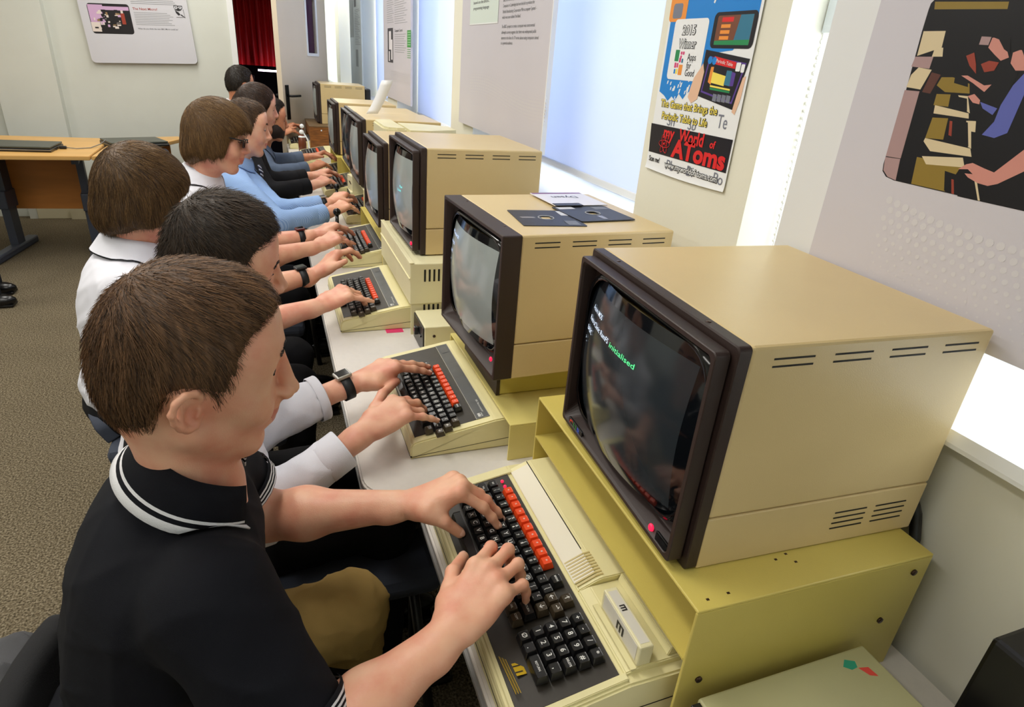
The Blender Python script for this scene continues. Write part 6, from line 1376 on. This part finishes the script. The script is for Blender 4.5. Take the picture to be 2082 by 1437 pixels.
# glasses of the person at the fourth keyboard, tie
def on_head(g): return np.array(g['head']), rotm(*g['rot'])
P4, R4 = on_head(PEOPLE[3]); Lh = lambda *q: Vector(P4+R4 @ np.array(q, float))
t = thing('glasses', 'dark rectangular glasses worn by the shaggy-haired person', 'glasses', (0, 0, 0))
b = MB()
for q in (-1, 1):
    pts = [Lh(.102-.010*abs(p[0]/.02)*.4, q*.033+p[0], .004+p[1]) for p in rrect(.050, .030, .006, 3)]; b.tube(pts, .0018, 6, closed=True)
    b.tube([Lh(.097, q*.058, .012), Lh(.06, q*.076, .012), Lh(.005, q*.080, .010), Lh(-.012, q*.080, -.004)], [.0026, .0026, .002, .002], 6)
b.tube([Lh(.102, -.009, .008), Lh(.106, 0, .010), Lh(.102, .009, .008)], .0016, 6); b.build('glasses_frame', blackp, t)
b = MB()
for q in (-1, 1): b.add([Lh(.1005-.010*abs(p[0]/.02)*.4, q*.033+p[0], .004+p[1]) for p in rrect(.048, .028, .006, 3)], [tuple(range(16))])
b.build('lenses', mat('lens_glass', (255, 255, 255), .0, trans=1.0), t)
g = PEOPLE[4]; nbv = np.array(g['neck']); chv = np.array(g['chest'])
t = thing('necktie', 'dark navy tie with white diagonal stripes on the blue shirt', 'tie', (0, 0, 0))
def tie_mat():
    m = mat('striped_tie', (28, 34, 66), .5); nt = m.node_tree; N = nt.nodes; L = nt.links; p = N['Principled BSDF']
    tc = N.new('ShaderNodeTexCoord'); mp = N.new('ShaderNodeMapping'); mp.inputs['Rotation'].default_value = (.7, 0, 0); w_ = N.new('ShaderNodeTexWave'); w_.bands_direction = 'Z'; w_.inputs['Scale'].default_value = 22
    r = N.new('ShaderNodeValToRGB'); r.color_ramp.interpolation = 'CONSTANT'; r.color_ramp.elements[0].color = srgb(26, 32, 64); r.color_ramp.elements[1].position = .72; r.color_ramp.elements[1].color = srgb(210, 214, 228)
    L.new(tc.outputs['Object'], mp.inputs[0]); L.new(mp.outputs[0], w_.inputs['Vector']); L.new(w_.outputs['Fac'], r.inputs[0]); L.new(r.outputs[0], p.inputs['Base Color']); return m
b = MB(); x0, y0 = -.168, 2.16; pts = [(x0-.005, .945, .016), (x0+.004, .915, .013), (x0+.001, .86, .022), (x0-.012, .78, .030), (x0-.02, .70, .036)]
vs = []; fs = []
for (x, z, w_) in pts: vs += [(x, y0-w_, z), (x+.010, y0, z), (x, y0+w_, z)]
for i in range(4):
    for j in range(2): fs.append((3*i+j, 3*i+j+1, 3*i+3+j+1, 3*i+3+j))
b.add(vs, fs, 0, True); o = b.build('tie_cloth', tie_mat(), t); md = o.modifiers.new('s', 'SOLIDIFY'); md.thickness = .004
# chairs under everybody
CH = [(0, 'black office chair behind the person in the navy polo', cb), (1, 'slate-blue office chair behind the dark-haired person in the white shirt', cg), (2, 'slate office chair under the person with the bowl haircut', cg), (3, 'slate office chair under the person with glasses', cg), (4, 'slate office chair under the person in the blue striped shirt', cg), (5, 'dark office chair under the person in the black cardigan', cb), (6, 'dark office chair under the bearded person', cb), (7, 'dark office chair under the person in the dark suit', cb)]
for i, lab, m_ in CH:
    pv = PEOPLE[i]['pelvis']; chair(lab, PEOPLE[i]['chest'][0]+(.045, .205, .14)[min(i, 2)], pv[1], 0, m_, (.18, .06, .06)[i] if i < 3 else .17, .17)
chair('empty slate chair pushed up by the angled desk', -1.10, 4.30, PI, cg)
# grey coat hung over the first chair's back
F = Field((-.70, -.56, .25), (-.40, .0, .78), .006)
F.cone((-.545, -.47, .575), (-.545, -.17, .585), .045, .045, .03); F.cone((-.57, -.47, .48), (-.57, -.17, .48), .06, .06, .05, flat=A(1, 0, 0), f=1.5); F.cone((-.57, -.46, .36), (-.57, -.18, .36), .05, .05, .05, flat=A(1, 0, 0), f=1.5)
F.ripple(.014, 77, .06); V, Fc = F.surf(); V = relax(V, Fc, 2); o = link('grey_coat', np_mesh('grey_coat', V, Fc), cloth('grey_flannel', (78, 78, 80))); tag(o, 'grey coat hung over the back of the nearest chair', 'coat')

# somebody standing just beyond the left edge: one shoe and trouser leg show
t = thing('person', 'person standing at the left edge in dark trousers and a black shoe', 'person', (0, 0, 0)); X0, Y0 = -1.66, 3.05
F = Field((X0-.45, Y0-.22, 0), (X0+.30, Y0+.42, 1.02), .008)
for (x, y) in ((X0, Y0), (X0-.06, Y0+.22)): F.cone((x, y, .05), (x-.02, y+.01, .50), .052, .066, .02); F.cone((x-.02, y+.01, .50), (X0-.06, Y0+.06+(.1 if y > Y0 else 0), .92), .068, .092, .04)
V, Fc = F.surf(); link('trousers', np_mesh('trousers', relax(V, Fc), Fc), blacktr, t)
F = Field((X0-.45, Y0-.32, .78), (X0+.30, Y0+.55, 1.62), .008); cx_, cy_ = X0-.06, Y0+.11
F.ell((cx_, cy_, .98), A(.12, .17, .14), None, .05); F.ell((cx_, cy_, 1.22), A(.12, .185, .22), None, .06); F.ell((cx_, cy_, 1.42), A(.085, .16, .06), None, .05)
for q in (-1, 1): F.cone((cx_, cy_+q*.18, 1.39), (cx_-.03, cy_+q*.25, 1.10), .062, .052, .03); F.cone((cx_-.03, cy_+q*.25, 1.10), (cx_+.06, cy_+q*.24, .86), .050, .040, .02)
V, Fc = F.surf(); link('jacket', np_mesh('jacket', relax(V, Fc), Fc), suit, t)
F = Field((X0-.30, Y0-.30, .66), (X0+.25, Y0+.52, 1.86), .007); Pn, Rn = A(cx_+.01, cy_, 1.66), rotm(-60, 5, 0)
F.cone((cx_, cy_, 1.40), Pn+Rn @ A(-.022, 0, -.06), .058, .050, .03); F.ell((cx_, cy_, 1.22), A(.07, .12, .16), None, .05); add_head(F, Pn, Rn, {})
for q in (-1, 1):
    F.cone((cx_, cy_+q*.12, 1.38), (cx_-.02, cy_+q*.20, 1.30), .035, .035, .03); F.cone((cx_-.02, cy_+q*.20, 1.30), (cx_-.03, cy_+q*.25, 1.10), .035, .03, .02); F.cone((cx_-.03, cy_+q*.25, 1.10), (cx_+.06, cy_+q*.24, .86), .03, .024, .02)
    add_hand(F, A(cx_+.062, cy_+q*.24, .855), (.25, 0, 0), q, dict(pitch=-80, fing=[(82, 88, 95)]*4, roll=0))
V, Fc = F.surf(); link('body', np_mesh('body', relax(V, Fc, 1, .4), Fc), SK[1], t); add_hair(t, Pn, Rn, dict(hair='short', haircol=('dark_brown_hair', (20, 15, 12), (84, 66, 48)), strands=0), .006)
for (x, y) in ((X0, Y0), (X0-.06, Y0+.22)):
    b = MB(); b.sphere((x+.03, y-.02, .035), (.095, .045, .038), 0, 10); b.sphere((x-.035, y, .05), (.05, .04, .05), 0, 10); b.box((x-.08, y-.055, 0), (x+.11, y+.035, .018), bev=.008); b.build('shoe', mat('black_leather', (16, 15, 16), .25), t)

# repeats of one kind carry one group
GROUPS = {'crt_monitor': 'tan monitors in a row along the window wall', 'keyboard_computer': 'keyboard computers along the tables', 'monitor_stand': 'steel stands under the monitors', 'folding_table': 'white tables end to end', 'roller_blind': 'roller blinds in the windows', 'text_board': 'text boards along the window wall', 'display_board': 'display boards with photographs', 'floppy_disk': 'floppy disks on top of the tan monitor', 'disk_drive': 'disk drives between the computers', 'office_chair': 'office chairs along the row', 'wrist_watch': 'wrist watches of the people typing', 'joystick': 'ball-top joysticks', 'laptop': 'closed laptops on the desks', 'desk': 'light-wood desks by the far wall', 'monitor_plinth': 'plinths under raised monitors', 'light_tube': 'light tubes under the red curtain'}
for o in bpy.data.objects:
    k = o.name.split('.')[0]
    if o.parent is None and k in GROUPS and 'group' not in o: o['group'] = GROUPS[k]
